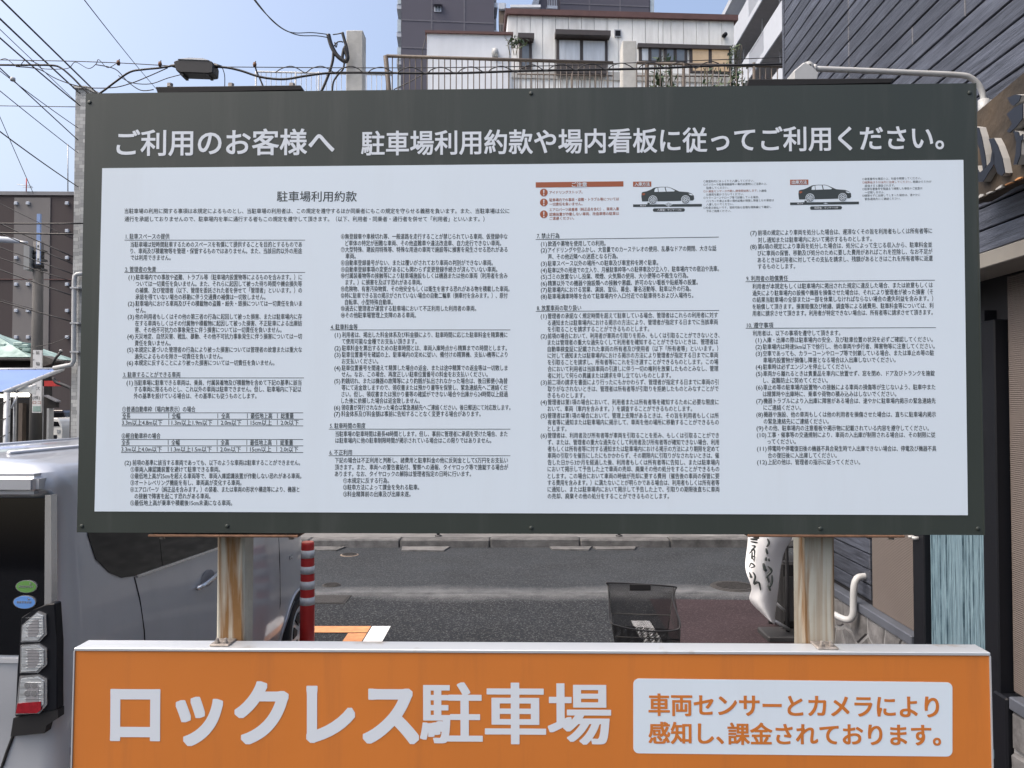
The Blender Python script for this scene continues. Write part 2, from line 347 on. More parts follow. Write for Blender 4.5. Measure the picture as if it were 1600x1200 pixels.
# painted bay markings
for nm, poly, m in (('white_line', [(-1.245, 2.2), (-1.09, 2.2), (-1.085, 6.93), (-1.25, 6.93)], M['white_paint']),
                    ('orange_line', [(-1.42, 2.2), (-1.255, 2.2), (-1.258, 6.72), (-1.42, 6.72)], M['orange_paint']),
                    ('orange_line', [(-2.2, 6.74), (-1.26, 6.74), (-1.26, 6.93), (-2.2, 6.93)], M['orange_paint']),
                    ('white_line', [(1.10, 2.2), (1.265, 2.2), (1.26, 7.1), (1.09, 7.1)], M['white_paint'])):
    sheet(nm, poly, .008, m, ground)
def manhole(px, py, r, label, ring=True):
    c = G(px, py); t = thing('manhole_cover', label, 'manhole cover', (c.x, c.y, .004), 0, 'manhole covers')
    lathe('ring', [(r * 1.18, -.02), (r * 1.18, .004), (r * 1.02, .005)], M['ironrim'] if ring else M['iron'], t, 28)
    lathe('lid', [(r, -.01), (r, .009), (r * .96, .012)], M['iron'], t, 28)
    bm = bmesh.new()
    for i in range(-3, 4):
        w = math.sqrt(max(0, .8 - (i / 3.9) ** 2)) * r
        add_box(bm, (-w, i * r * .23 - r * .05, .012), (w, i * r * .23 + r * .05, .017))
    bm_obj('tread', bm, M['iron'], t)
manhole(546, 867.5, .10, 'small round valve cover with tan ring near the far kerb')
manhole(518, 915, .088, 'small dark round valve cover beside red bollard', False)
manhole(1147, 917, .215, 'large round iron manhole cover left of white cloth banner', False)
c = G(515, 937); t = thing('drain_grating', 'dark rectangular drain plate on asphalt right of red bollard', 'drain cover', (c.x, c.y, .004))
box('frame', (-.21, -.17, -.02), (.19, .16, .003), M['iron'], t)
box('plate', (-.19, -.15, .002), (.17, .14, .007), M['iron'], t, .003)

# ================================================================== shop building on the right
WX, WK = 2.43, .0283
shop = thing('shop_building', 'dark slate timber-clad shop with beige ground floor on the right', 'building', (WX, 0, 0), -math.atan(WK))
SE = 6.72                                        # far end of the wall
box('wall', (.06, 2.7, .0), (6, SE - .03, 7.4), M['groove'], shop)
box('upper_wall', (-.185, 2.7, 2.70), (.05, SE - .01, 7.4), M['groove'], shop)
# weatherboards of the upper floor, one by one
pitch = .113; z = 2.745; row = 0
bmB = {}
def board(y0, y1, z0, xf):
    key = round(y1 - y0, 3)
    if key not in bmB:
        bm = bmesh.new(); add_box(bm, (0, 0, 0), (.03, key - .004, pitch - .009))
        bmesh.ops.bevel(bm, geom=[e for e in bm.edges if abs(e.verts[0].co.x) < 1e-6 and abs(e.verts[1].co.x) < 1e-6], offset=.004, segments=1, affect='EDGES')
        o = bm_obj('board', bm, M['siding'], shop); bmB[key] = o.data
    else:
        o = link(bpy.data.objects.new('board', bmB[key]), shop)
    o.location = (xf + random.uniform(-.0015, .0015), y0, z0)
while z < 7.3:
    cuts = [2.7, 4.45, 5.35] if row % 3 == 0 else ([2.7, 5.35] if row % 3 == 1 else [2.7, 3.9 if row % 2 else 3.35, 5.35])
    for a, b in zip(cuts, cuts[1:] + [SE]): board(a, b, z, -.212)
    z += pitch; row += 1
z = .555
while z < 2.6:
    board(5.68, SE - .03, z, .035); z += pitch
box('corner_trim', (-.215, SE, 2.72), (.0, SE + .05, 7.4), M['siding'], shop)
box('corner_trim', (.03, SE - .03, .0), (.12, SE + .03, 2.7), M['siding'], shop)
box('eave_trim', (-.235, 2.69, 2.66), (.0, SE + .01, 2.735), M['trim'], shop, .004)
# ground floor
box('beige_panel', (.04, 4.95, .52), (.075, 5.65, 2.66), M['beige'], shop)
box('beige_panel', (.04, 2.7, .52), (.075, 4.0, 2.66), M['beige'], shop)
box('door_post', (-.01, 4.80, .0), (.075, 4.945, 2.5), M['black'], shop, .006)
box('door_post', (-.02, 4.02, .18), (.075, 4.15, 2.44), M['black'], shop, .006)
box('door_lintel', (-.005, 4.13, 2.38), (.07, 4.82, 2.5), M['black'], shop)
bm = bmesh.new(); n = 44                          # streaked screen in the doorway: uneven vertical strands
for i in range(n):
    y0 = 4.155 + i * .645 / n; dx = random.uniform(0, .012)
    add_box(bm, (.022 + dx, y0, .1), (.06, y0 + .645 / n - random.choice((.0, .0008, .002)), 2.38))
scr = bm_obj('door_screen', bm, M['reed'], shop); 
hd = tube('handle', [(-.035, 4.90, 1.28), (-.035, 4.90, 1.75)], .010, M['galv'], shop)
for zz in (1.30, 1.15):
    tube('handle_bolt', [(-.045, 4.87, zz), (-.0, 4.87, zz)], .011, M['whitepipe'], hd)
    tube('handle_bolt', [(-.045, 4.92, zz), (-.0, 4.92, zz)], .009, M['whitepipe'], hd)
for zz in (2.18, 1.72):
    box('hinge', (-.045, 4.135, zz), (-.018, 4.165, zz + .14), M['galv'], shop, .003)
box('base_foot', (-.03, 3.95, 0), (.08, 4.07, .5), M['black'], shop, .01)
# rubble plinth: irregular stones
def clip(poly, a, b, c):                          # keep a*x+b*y<=c
    out = []
    for i in range(len(poly)):
        p, q = poly[i], poly[(i + 1) % len(poly)]; dp = a * p[0] + b * p[1] - c; dq = a * q[0] + b * q[1] - c
        if dp <= 0: out.append(p)
        if (dp < 0 < dq) or (dq < 0 < dp):
            t = dp / (dp - dq); out.append((p[0] + (q[0] - p[0]) * t, p[1] + (q[1] - p[1]) * t))
    return out
def stones(y0, y1, z0, z1, cell):
    ny = max(1, round((y1 - y0) / cell)); nz = max(1, round((z1 - z0) / cell))
    pts = [(y0 + (i + random.uniform(.1, .9)) * (y1 - y0) / ny, z0 + (j + random.uniform(.1, .9)) * (z1 - z0) / nz) for i in range(ny) for j in range(nz)]
    for k, p in enumerate(pts):
        poly = [(y0, z0), (y1, z0), (y1, z1), (y0, z1)]
        for l, q in enumerate(pts):
            if l == k: continue
            a, b = q[0] - p[0], q[1] - p[1]; d = math.hypot(a, b)
            if d < 1e-4: continue
            poly = clip(poly, a / d, b / d, (a * (p[0] + q[0]) + b * (p[1] + q[1])) / 2 / d - .008)
            if len(poly) < 3: break
        if len(poly) < 3: continue
        cx = sum(v[0] for v in poly) / len(poly); cz = sum(v[1] for v in poly) / len(poly)
        h = random.uniform(.012, .03)
        V = [(0, a, b) for a, b in poly] + [(-h * random.uniform(.7, 1), cx + (a - cx) * .88, cz + (b - cz) * .88) for a, b in poly] + [(-h * 1.15, cx, cz)]
        n = len(poly); Fc = [(i, (i + 1) % n, n + (i + 1) % n, n + i) for i in range(n)] + [(n + i, n + (i + 1) % n, 2 * n) for i in range(n)]
        o = mesh('stone', V, Fc, M['stone'], shop); o.location.x = .005
for a, b in ((4.95, SE - .03), (2.7, 3.94)):
    box('plinth', (.0, a, 0), (.07, b, .45), M['mortar'], shop)
    stones(a + .005, b - .005, .01, .445, .21)
    box('plinth_cap', (-.025, a, .45), (.075, b, .515), M['cap'], shop, .006)
# PVC drain leaving the wall
tag(tube('drain_pipe', smooth_path([(2.76, 5.78, .70), (2.60, 5.76, .71), (2.545, 5.75, .66), (2.535, 5.75, .52), (2.53, 5.75, .43), (2.50, 5.78, .385), (2.44, 5.88, .40), (2.36, 6.1, .46)], 5), .025, M['whitepipe'], None, 12), 'white plastic drain pipe bent along the stone plinth', 'pipe')

# wooden signboard with carved characters, bolted on the cladding
board_t = thing('wooden_signboard', 'weathered wooden signboard with carved navy and white characters on dark cladding', 'signboard', (WX, 0, 0), -math.atan(WK))
SBX = -.36                                        # its front face
def wl(px, py, off):                              # on the plane local x = off of the shop wall
    d = ray(px, py); o = Vector((-WX, 0, CAM_H)); c, s = math.cos(-math.atan(WK)), math.sin(-math.atan(WK))
    dl = Vector((d.x * c + d.y * s, -d.x * s + d.y * c, d.z)); ol = Vector((o.x * c + o.y * s, -o.x * s + o.y * c, o.z))
    t = (off - ol.x) / dl.x; q = ol + dl * t; return (q.y, q.z)
A = wl(1524, 178, SBX); B = wl(1600, 113, SBX); Cc = wl(1600, 277, SBX); D = wl(1526, 312, SBX)
def ext(p, q, t): return (p[0] + (q[0] - p[0]) * t, p[1] + (q[1] - p[1]) * t)
top = [ext(A, B, t) for t in (-.35, -.2, 0, .5, 1, 2.2, 3.4)]; bot = [ext(D, Cc, t) for t in (3.0, 2.0, 1, .5, 0, -.2, -.3)]
top = [(a, b + random.uniform(-.006, .006)) for a, b in top]; bot = [(a, b + random.uniform(-.01, .01)) for a, b in bot]
prism('plank', top + bot, SBX, SBX + .07, M['oldwood'], board_t, 'yz')
for k in range(5):                                # chipped pale wood along the lower edge
    t0 = k * .2 + .05; p = ext(D, Cc, t0); q = ext(D, Cc, t0 + .13)
    prism('chipped_edge', [p, q, (q[0], q[1] + random.uniform(.002, .012)), ((p[0] + q[0]) / 2, (p[1] + q[1]) / 2 + random.uniform(.006, .016)), (p[0], p[1] + random.uniform(.0, .01))], SBX - .006, SBX + .01, M['carvew'] if k in (0, 1, 2) else M['rawwood'], board_t, 'yz')
for px in (1540, 1600):
    q = wl(px, 200, SBX + .07); box('bracket', (SBX + .07, q[0] - .03, q[1] - .03), (-.2, q[0] + .03, q[1] + .03), M['steel'], board_t)
def carved(pts):                                  # one brush stroke: dark face, white cut side
    q = [wl(a, b, SBX - .028) for a, b in pts]
    o = prism('carved_stroke', q, SBX - .030, SBX + .004, M['carvew'], board_t, 'yz')
    cy = sum(p[0] for p in q) / len(q); cz = sum(p[1] for p in q) / len(q)
    prism('stroke_face', [(cy + (a - cy) * .985, cz + (b - cz) * .99) for a, b in q], SBX - .034, SBX - .0302, M['carve'], o, 'yz')
SX = lambda a: 1480 + a / 3.53
SY = lambda b: 100 + b / 3.53
for st in ([(150, 345), (180, 350), (195, 400), (215, 500), (222, 560), (205, 590), (185, 470), (160, 400)],
           [(160, 560), (185, 600), (215, 575), (245, 540), (255, 478), (270, 500), (268, 550), (235, 600), (205, 650), (180, 650), (160, 610)],
           [(235, 412), (262, 408), (285, 450), (310, 520), (325, 600), (310, 618), (285, 605), (262, 540), (255, 470)],
           [(338, 186), (385, 168), (415, 172), (404, 205), (372, 232), (358, 222)],
           [(335, 275), (375, 240), (424, 215), (424, 300), (385, 350), (350, 380), (335, 372), (365, 330)],
           [(372, 368), (398, 372), (416, 420), (412, 500), (392, 555), (372, 556), (385, 490), (388, 430)],
           [(405, 405), (424, 385), (424, 420), (412, 420)]):
    carved([(SX(a), SY(b)) for a, b in st])

# white arm lamp over the signboard
lampt = thing('arm_lamp', 'white pipe arm with tilting sign lamp above the notice board', 'lamp', (0, 0, 0))
pts = [P(1537, 172, 3.68), P(1536, 150, 3.68), P(1530, 134, 3.68), P(1518, 122.5, 3.68), P(1500, 117.5, 3.68), P(1430, 114, 3.68), P(1350, 110.5, 3.68), P(1272, 107.5, 3.68)]
tube('arm', smooth_path(pts, 5), .0135, M['whitepipe'], lampt, 12)
q = P(1537, 172, 3.68)
tube('wall_bracket', [q + Vector((-.0, 0, .05)), q + Vector((0, 0, -.04))], .024, M['whitepipe'], lampt, 12)
box('wall_plate', (q.x + .0, q.y - .02, q.z - .035), (2.33, q.y + .02, q.z + .045), M['whitepipe'], lampt, .004)
j = P(1260, 108, 3.68)
tube('joint', [j + Vector((0, -.03, 0)), j + Vector((0, .03, 0))], .026, M['whitepipe'], lampt, 16)
tube('joint_screw', [j + Vector((.002, -.036, .002)), j + Vector((.002, -.03, .002))], .008, M['steel'], lampt, 8)
tube('clamp', [P(1270, 107.5, 3.68), P(1274, 107.7, 3.68)], .022, M['whitepipe'], lampt, 14)
bm = bmesh.new()
for a, b in ((-.065, -.02), ):
    V = [P(1233, 119, 3.68), P(1250, 105, 3.68), P(1262, 112, 3.68), P(1272, 122, 3.68), P(1268, 138, 3.68), P(1234, 132, 3.68)]
prism('lamp_head', [(v.x, v.z) for v in V], 3.62, 3.80, M['whitepipe'], lampt, 'xz', .004)

# ================================================================== the parking sign
SD = 2.1; SYAW = -math.atan(.0248)
S = Facade(0, SD, SYAW)
sign = S.thing('parking_sign', 'large parking notice board with dark green border above an orange sign on two rusty posts', 'sign')
PXL = SD / F_PX
def flat(v): return v if v > -.0026 else -.001 - (-v - .0025) * .15      # print is as thin as film
def quad(name, pts, y0, y1, m, parent, off=0.):
    y0, y1 = flat(y0), flat(y1)
    return prism(name, [S.at(a, b, off) for a, b in pts], y0, y1, m, parent, 'xz')
npan = quad('notice_panel', [(134, 146), (1524, 130), (1537, 836), (120, 832)], 0, .035, M['panel'], sign)
npan['label'] = 'dark green notice panel with white printed sheet'
quad('panel_edge', [(1523.2, 130.2), (1525.2, 130), (1538.6, 836), (1536.6, 836)], -.0015, .03, M['panel'], npan)
nsh = quad('notice_sheet', [(160, 263), (1505, 250), (1512, 805), (148, 799)], -.001, .0005, M['sheet'], sign)
opan = None
# orange box sign below
a = S.at(118, 1013.5); b = S.at(1545, 1021)
zt = (a[1] + b[1]) / 2; zl, zr = a[1], b[1]
ZB = .62
opan = prism('orange_panel', [(a[0], zl - .006), (b[0], zr - .006), (b[0] + .006, ZB), (a[0] - .008, ZB)], 0, .062, M['orange'], sign, 'xz')
opan['label'] = 'orange panel with white and rust lettering'
fr = prism('top_trim', [(a[0] - .003, zl - .0058), (b[0] + .003, zr - .0058), (b[0] + .003, zr + .003), (a[0] - .003, zl + .003)], -.003, .068, M['alu'], sign, 'xz', .0015)
prism('side_trim', [(a[0] - .004, zl - .006), (a[0] - .0005, zl - .006), (a[0] - .0085, ZB), (a[0] - .012, ZB)], -.003, .068, M['alu'], sign, 'xz')
prism('side_trim', [(b[0] + .0005, zr - .006), (b[0] + .004, zr - .006), (b[0] + .010, ZB), (b[0] + .0065, ZB)], -.003, .068, M['alu'], sign, 'xz')
# posts
for (x0, x1, lab, foot) in ((336, 379, 'rust streaked cream post left of the bollard', (331, 361)), (1256, 1307, 'rust streaked cream post by the cloth banner', (1274, 1307))):
    u0 = S.at(x0, 920, .062)[0]; u1 = S.at(x1, 920, .062)[0]
    p = box('post', (u0, .072, 0), (u1, .15, 2.72), M['post'], sign, .006); p['label'] = lab
    f0 = S.at(foot[0], 1008, 0.03)[0]; f1 = S.at(foot[1], 1008, .03)[0]; ztop = zl + (zr - zl) * (u0 - a[0]) / (b[0] - a[0]) + .003
    fp = box('foot_plate', (f0, .012, ztop), (f1, .0715, ztop + .006), M['bolt'], p, .002)
    for k in (.3, .72):
        for yy in (.028,):
            xx = f0 + (f1 - f0) * k
            lathe('bolt', [(.0075, ztop + .006), (.0075, ztop + .011), (.0045, ztop + .0112), (.0045, ztop + .019)], M['bolt'], p, 6, (xx, yy), False)
# brackets at the upper and lower edge of the notice panel
for x0, x1 in ((232, 466), (1168, 1413)):
    zz = S.at(x0, 834.5)[1]
    u0 = S.at(x0, 837)[0]; u1 = S.at(x1, 837)[0]
    br = box('lower_bracket', (u0, -.004, zz - .0075), (u1, .07, zz - .001), M['rustbar'], sign, .0015)
    for k in (.07, .94): lathe('bolt', [(.008, zz - .016), (.008, zz - .0076)], M['bolt'], br, 6, (u0 + (u1 - u0) * k, .02), False)
for pts in ([(243, 136), (470, 133.5), (474, 141.5), (252, 144)], [(1169, 124), (1397, 122.6), (1392, 130.5), (1160, 134)]):
    br = prism('upper_bracket', [S.at(p_, q_, .04) for p_, q_ in pts] + [S.at(pts[2][0], 160, .04), S.at(pts[3][0], 160, .04)], .037, .10, M['blackbar'], sign, 'xz', .002)  # black base colour stands in for the bracket's shaded silhouette
    for k in (.1, .52, .94):
        u = S.at(pts[0][0] + (pts[1][0] - pts[0][0]) * k, 134, .06); lathe('bolt', [(.009, u[1] - .004), (.009, u[1] + .006)], M['bolt'], br, 6, (u[0], .06), False)

for px, py in ((140, 160), (1515, 145), (1528, 826), (128, 822), (355, 822), (830, 825), (1282, 826), (830, 146)):
    u, w = S.at(px, py); o_ = lathe('rivet', [(.006, 0), (.005, .0022), (.002, .003)], M['panel'], npan, 12); o_.location = (u, 0, w); o_.rotation_euler = (R(90), 0, 0)
# ---- lettering
def glyphs(s, res=2, off=0.):
    c = bpy.data.curves.new('lettering', 'FONT'); c.body = s; c.size = 1; c.resolution_u = res; c.offset = off
    o = bpy.data.objects.new('lettering', c); COL.objects.link(o)
    me = bpy.data.meshes.new_from_object(o.evaluated_get(bpy.context.evaluated_depsgraph_get()))
    bpy.data.objects.remove(o); bpy.data.curves.remove(c); me.name = 'lettering'; me.materials.clear(); return me
def text(name, s, x0, y0, x1, m, parent, size=10.3, y1=None, off=0., res=2, yoff=-.0045, fac=S, bold=0., bz_=None, light=False):
    """one line of lettering: left and right end and mid-height as seen in the photograph"""
    me = glyphs(s, res, off)
    xs = [v.co.x for v in me.vertices]; mn, mx = min(xs), max(xs)
    if x1 is None: x1 = x0 + (mx - mn) * size
    if y1 is None:
        sl = -.012 * max(0, 640 - y0) / 275 if x0 > 830 and y0 > 262 else 0
        y1 = y0 + sl * (x1 - x0)
    p = fac.at(x0, y0); q = fac.at(x1, y1); w = math.hypot(q[0] - p[0], q[1] - p[1]); an = math.atan2(q[1] - p[1], q[0] - p[0])
    sc = size * abs(fac.at(x0 + 1, y0)[0] - p[0])
    sx = w / (mx - mn); sz = sc; ca, sa = math.cos(an), math.sin(an)
    for v in me.vertices:
        lx = (v.co.x - mn) * sx; lz = (v.co.y - .357) * sz
        v.co = (p[0] + lx * ca - lz * sa, flat(yoff) if fac is S else yoff, p[1] + lx * sa + lz * ca)
    if bold:                                     # heavier weight: the outline repeated a hair apart in a ring
        bm = bmesh.new(); bm.from_mesh(me); base = [v.co.copy() for v in bm.verts]; fs = [[v.index for v in f.verts] for f in bm.faces]
        b2 = bold if bz_ is None else bz_
        for k, (dx_, dz_) in enumerate([(max(-1, min(1, 1.3 * math.cos(q_ * math.pi / 20))), max(-1, min(1, 1.3 * math.sin(q_ * math.pi / 20)))) for q_ in range(40)] if not light else ((1, 0), (-1, 0), (0, .7), (0, -.7))):
            d_ = Vector((dx_ * bold * sz, -.00001 * (k + 1), dz_ * b2 * sz)); vv = [bm.verts.new(c_ + d_) for c_ in base]
            for f in fs: bm.faces.new([vv[i] for i in f])
        bm.to_mesh(me); bm.free()
    me.materials.append(m)
    return link(bpy.data.objects.new(name, me), parent)
K = M['ink']
text('headline', 'ご利用のお客様へ', 183, 224.5, 522, M['letter'], npan, 43, 222.5, 0, 4, -.0004, S, .016)
text('headline', '駐車場利用約款や場内看板に従ってご利用ください。', 565, 225, 1474, M['letter'], npan, 40.5, 215.5, 0, 4, -.0004, S, .016)
def T(s, x0, y, x1=None, size=10.3): text('text_line', s, x0, y, x1, K, nsh, size, None, 0, 2, -.0045, S, .011, None, True)
T('駐車場利用約款', 433, 307.5, 557.5, 17.6)
T('当駐車場の利用に関する事項は本規定によるものとし、当駐車場の利用者は、この規定を遵守するほか同乗者にもこの規定を守らせる義務を負います。また、当駐車場は公に', 195, 330, 796, 8.6)
T('通行を承諾しておりませんので、駐車場内を単に通行する者もこの規定を遵守して頂きます。（以下、利用者・同乗者・通行者を併せて「利用者」といいます。）', 195, 342.5, 757, 8.6)
def rule(x0, x1, y, y1=None, t=.9):
    y1 = y if y1 is None else y1
    quad('rule_line', [(x0, y - t / 2), (x1, y1 - t / 2), (x1, y1 + t / 2), (x0, y + t / 2)], -.0045, -.003, K, nsh)
HD = 9.3; BD = 9.4
def col(lines):
    for l in lines: T(l[0], l[1], l[2], l[3] if len(l) > 3 else None, BD)
# first column
T('1. 駐車スペースの提供', 197, 369.7, 265, HD); rule(195, 477, 375.3)
col([('当駐車場は短時間駐車するためのスペースを有償にて提供することを目的とするものであ', 204.3, 382.2, 472), ('り、車両及び積載物等を管理・保管するものではありません。また、当該目的以外の用途', 204.3, 392.4, 472), ('では利用できません。', 204.3, 402.8, 267)])
T('2. 管理者の免責', 196, 421, 244, HD); rule(194.5, 477, 425.8)
for s, y in (('(1)', 433.3), ('(2)', 474.5), ('(3)', 495), ('(4)', 525.8), ('(5)', 546.5), ('(6)', 567)): T(s, 201 - (y - 433) * .018, y, 211 - (y - 433) * .02, BD)
col([('駐車場内での事故や盗難、トラブル等（駐車場内設置物等によるものを含みます。）に', 212.5, 433.3, 472), ('ついては一切責任を負いません。また、それらに起因して被った待ち時間や機会損失等', 212.3, 443.6, 472), ('の補償、及び管理者（以下、管理を委託された者を併せて「管理者」といいます。）の', 212, 453.9, 472), ('承諾を得ていない場合の移動に伴う交通費の補償は一切致しません。', 212, 464.3, 415),
     ('駐車場内における車両及びその積載物の盗難・紛失・毀損については一切責任を負いま', 212, 474.5, 472), ('せん。', 212, 485, 228), ('他の利用者もしくはその他の第三者の行為に起因して被った損害、または駐車場内に存', 211.7, 495, 472), ('在する車両もしくはその付属物や積載物に起因して被った損害、不正駐車による出庫妨', 211.5, 505.4, 472), ('害、その他不可抗力の事象発生に伴う損害については一切責任を負いません。', 211.3, 515.6, 440),
     ('天災地変、自然災害、戦乱、暴動、その他不可抗力事象発生に伴う損害については一切', 211, 525.8, 472), ('責任を負いません。', 211, 536.2, 267), ('本規定に基づいた管理者の行為により被った損害については管理者の故意または重大な', 210.8, 546.5, 472), ('過失によるものを除き一切責任を負いません。', 210.8, 557, 348), ('本規定に反することにより被った損害については一切責任を負いません。', 210.6, 567, 429)])
T('3. 駐車することができる車両', 193, 585.5, 282, HD); rule(191.5, 475, 590.5)
T('(1)', 198, 598, 208, BD)
col([('当駐車場に駐車できる車両は、乗員、付属装着物及び積載物を含めて下記の基準に該当', 210, 598, 471), ('する車両に限るものとし、これ以外の車両は駐車できません。但し、駐車場内に下記以', 210, 608.3, 471), ('外の基準を設けている場合は、その基準にも従うものとします。', 209.5, 618.8, 401)])
for dy, ttl, tx, r in ((0, '①普通自動車枠（場内無表示）の場合', 305.5, ('3.3m以上4.8m以下', '1.3m以上1.9m以下')), (41.6, '②軽自動車枠の場合', 251, ('3.3m以上4.0m以下', '1.3m以上1.5m以下'))):
    dx = -dy * .022
    T(ttl, 191.5 + dx, 639.5 + dy, tx, BD)
    for yy in (645, 655, 665.4): rule(190.5 + dx, 474, yy + dy)
    for xx in (264, 340.5, 386.8, 433.5):
        for ya, yb in ((646, 653.5), (656.3, 664)): quad('rule_line', [(xx + dx - .4, ya + dy), (xx + dx + .4, ya + dy), (xx + dx + .4, yb + dy), (xx + dx - .4, yb + dy)], -.0045, -.003, K, nsh)
    for s, xa, xb in (('全長', 191.5, 204), ('全幅', 269, 282), ('全高', 346, 359), ('最低地上高', 392, 425.5), ('総重量', 439, 459)): T(s, xa + dx, 650 + dy, xb + dx, BD)
    for s, xa, xb in ((r[0], 191, 254), (r[1], 268.5, 332), ('2.0m以下', 345.5, 377.5), ('15cm以上', 392, 425), ('2.0t以下', 439, 467)): T(s, xa + dx, 660.4 + dy, xb + dx, BD)
T('(2)', 195, 723, 205, BD)
col([('前項の基準に該当する車両であっても、以下のような車両は駐車することができません。', 207.5, 723, 469), ('①車両入庫認識装置を避けて駐車できる車両。', 204.5, 733.5, 344), ('②最低地上高が25cmを超える車両等で、車両入庫認識装置が作動しない恐れがある車両。', 204.5, 743.8, 471), ('③オートレベリング機能を有し、車両高が変化する車両。', 204.3, 754.3, 377.5), ('④エアロパーツ（純正品を含みます。）の装着、または車両の形状や構造等により、機器と', 204.2, 764.8, 468), ('の接触で障害を起こす恐れがある車両。', 210.7, 775.3, 329), ('⑤最低地上高が乗車や積載後15cm未満になる車両。', 204, 785.8, 363)])
# second column
col([('⑥無登録車や車検切れ等、一般道路を走行することが禁じられている車両、仮登録中な', 533, 369.8, 793), ('ど車体の特定が困難な車両、その他盗難車や違法改造車、自力走行できない車両。', 539.5, 380.2, 783), ('⑦大型特殊、建設用特殊等、特殊な用途の車両で施設等に損害を発生させる恐れがある', 533, 390.2, 793), ('車両。', 540, 400.4, 556), ('⑧自動車登録番号がない、または覆いがされており車両の判別ができない車両。', 533, 410.8, 770), ('⑨自動車登録事項の変更があるにも関わらず変更登録手続きが済んでいない車両。', 533, 421.2, 777), ('⑩付属装着物等の接触等により駐車場施設もしくは機器または他の車両（利用者を含み', 533, 431, 793), ('ます。）に損害を及ぼす恐れがある車両。', 540, 441.3, 659), ('⑪危険物、有害汚染物質、その他安全もしくは衛生を害する恐れがある物を積載した車両。', 533, 451.6, 796), ('⑫特に駐車できる旨の掲示がされていない場合の自動二輪車（側車付を含みます。）、原付', 533, 462, 793), ('自転車、小型特殊自動車。', 539.3, 472.3, 613.5), ('⑬過去に管理者が運営する駐車場において不正利用した利用者の車両。', 533, 482.2, 744), ('⑭その他駐車場管理上支障のある車両。', 533, 492.6, 650)])
T('4. 駐車料金等', 517, 511, 559, HD); rule(516, 797.5, 515.5)
for s, y in (('(1)', 523.3), ('(2)', 544), ('(3)', 554.2), ('(4)', 575), ('(5)', 595.3), ('(6)', 636.8), ('(7)', 646.8)): T(s, 523 - (y - 523) * .008, y, 532.5 - (y - 523) * .008, BD)
col([('利用者は、掲出した料金体系及び料金額により、駐車時間に応じた駐車料金を精算機に', 534.7, 523.3, 793), ('て使用可能な金種でお支払い頂きます。', 534.5, 533.6, 651), ('駐車料金を算出するための駐車時間とは、車両入庫時点から精算までの時間とします。', 534.5, 544, 792), ('駐車位置番号を確認の上、駐車場内の定めに従い、備付けの精算機、支払い機等により', 534.5, 554.2, 793), ('お支払いください。', 534.3, 564.5, 591), ('駐車位置番号を間違えて精算した場合の返金、または途中精算での返金等は一切致しま', 534.2, 575, 793), ('せん。なお、この場合、再度正しい駐車位置番号の料金をお支払いください。', 534, 585, 762), ('釣銭切れ、または機器の故障等により釣銭が払出されなかった場合は、後日郵便小為替', 533.8, 595.3, 793), ('等にて返金致しますので、領収書または預かり書等を保管し、緊急連絡先へご連絡くだ', 533.8, 605.7, 793), ('さい。但し、領収書または預かり書等の確認ができない場合や出庫から24時間以上経過', 533.8, 616, 793.5), ('した後に依頼した場合は返金致しません。', 533.6, 626.3, 656), ('領収書が発行されなかった場合は緊急連絡先へご連絡ください。後日郵送にて対応致します。', 533.6, 636.8, 797.5), ('料金体系及び料金額は事前に告知することなく変更する場合があります。', 533.4, 646.8, 751)])
T('5. 駐車時間の限度', 515.7, 665.3, 571, HD); rule(514, 797.5, 670.5)
col([('当駐車場の駐車時間は最長48時間とします。但し、事前に管理者に承諾を受けた場合、また', 524.3, 678, 793), ('は駐車場内に他の駐車制限時間が掲示されている場合はこの限りではありません。', 524.3, 688.3, 767.5)])
T('6. 不正利用', 515, 707, 550, HD); rule(513.7, 797.5, 712)
col([('下記の場合は不正利用と判断し、諸費用と駐車料金の他に反則金として5万円をお支払い', 523.5, 719.3, 793.5), ('頂きます。また、車両への警告書貼付、警察への通報、タイヤロック等で施錠する場合が', 523.5, 730, 794), ('あります。なお、タイヤロックの解除は管理者指定の日時に行います。', 523.3, 740.5, 736), ('①本規定に反する行為。', 536.5, 751, 608), ('②駐車方法によって課金を免れる駐車。', 536.5, 761.3, 655), ('③料金精算前の出庫及び出庫未遂。', 536.5, 772, 641.5)])
# third column
T('7. 禁止行為', 839, 369, 874, HD); rule(837, 1123, 374.4, 370.6)
for s, y in zip(('(1)', '(2)', '(3)', '(4)', '(5)', '(6)', '(7)', '(8)'), (381.2, 391, 412, 422.5, 432.5, 443, 453, 463.3)): T(s, 845, y, 854.5, BD)
col([('飲酒や薬物を使用しての利用。', 856, 381.2, 946), ('アイドリングや空ふかし、大音量でのカーステレオの使用、乱暴なドアの開閉、大きな話', 856, 391, 1119), ('声、その他近隣への迷惑となる行為。', 856, 401.5, 965), ('駐車スペース以外の場所への駐車及び車室枠を跨ぐ駐車。', 856, 412, 1028), ('駐車以外の用途での立入り、月極駐車枠等への駐停車及び立入り、駐車場内での宿泊や洗車。', 856, 422.5, 1123), ('ゴミの放置ないし投棄、喫煙、火気類の使用、大小便等の不衛生な行為。', 856, 432.5, 1075), ('精算以外での機器や施設類への接触や悪戯、許可のない看板や貼紙等の設置。', 856, 443, 1090), ('駐車場内における営業、演説、宣伝、募金、署名活動等、駐車以外の行為。', 856, 453, 1079.5), ('駐車場満車時等を含めて駐車場内や入口付近での駐車待ちおよび入場待ち。', 856, 463.3, 1083)])
T('8. 放置車両の取り扱い', 839, 481.6, 908, HD); rule(837, 1123.5, 486.5, 485.2)
Y8 = [470 + v / 3.75 for v in (90, 130, 168, 207, 245, 284, 322, 361, 400, 439, 478, 517, 555, 594, 633, 673, 712, 750, 789, 829, 868, 907, 947, 986, 1027, 1066, 1105, 1145)]
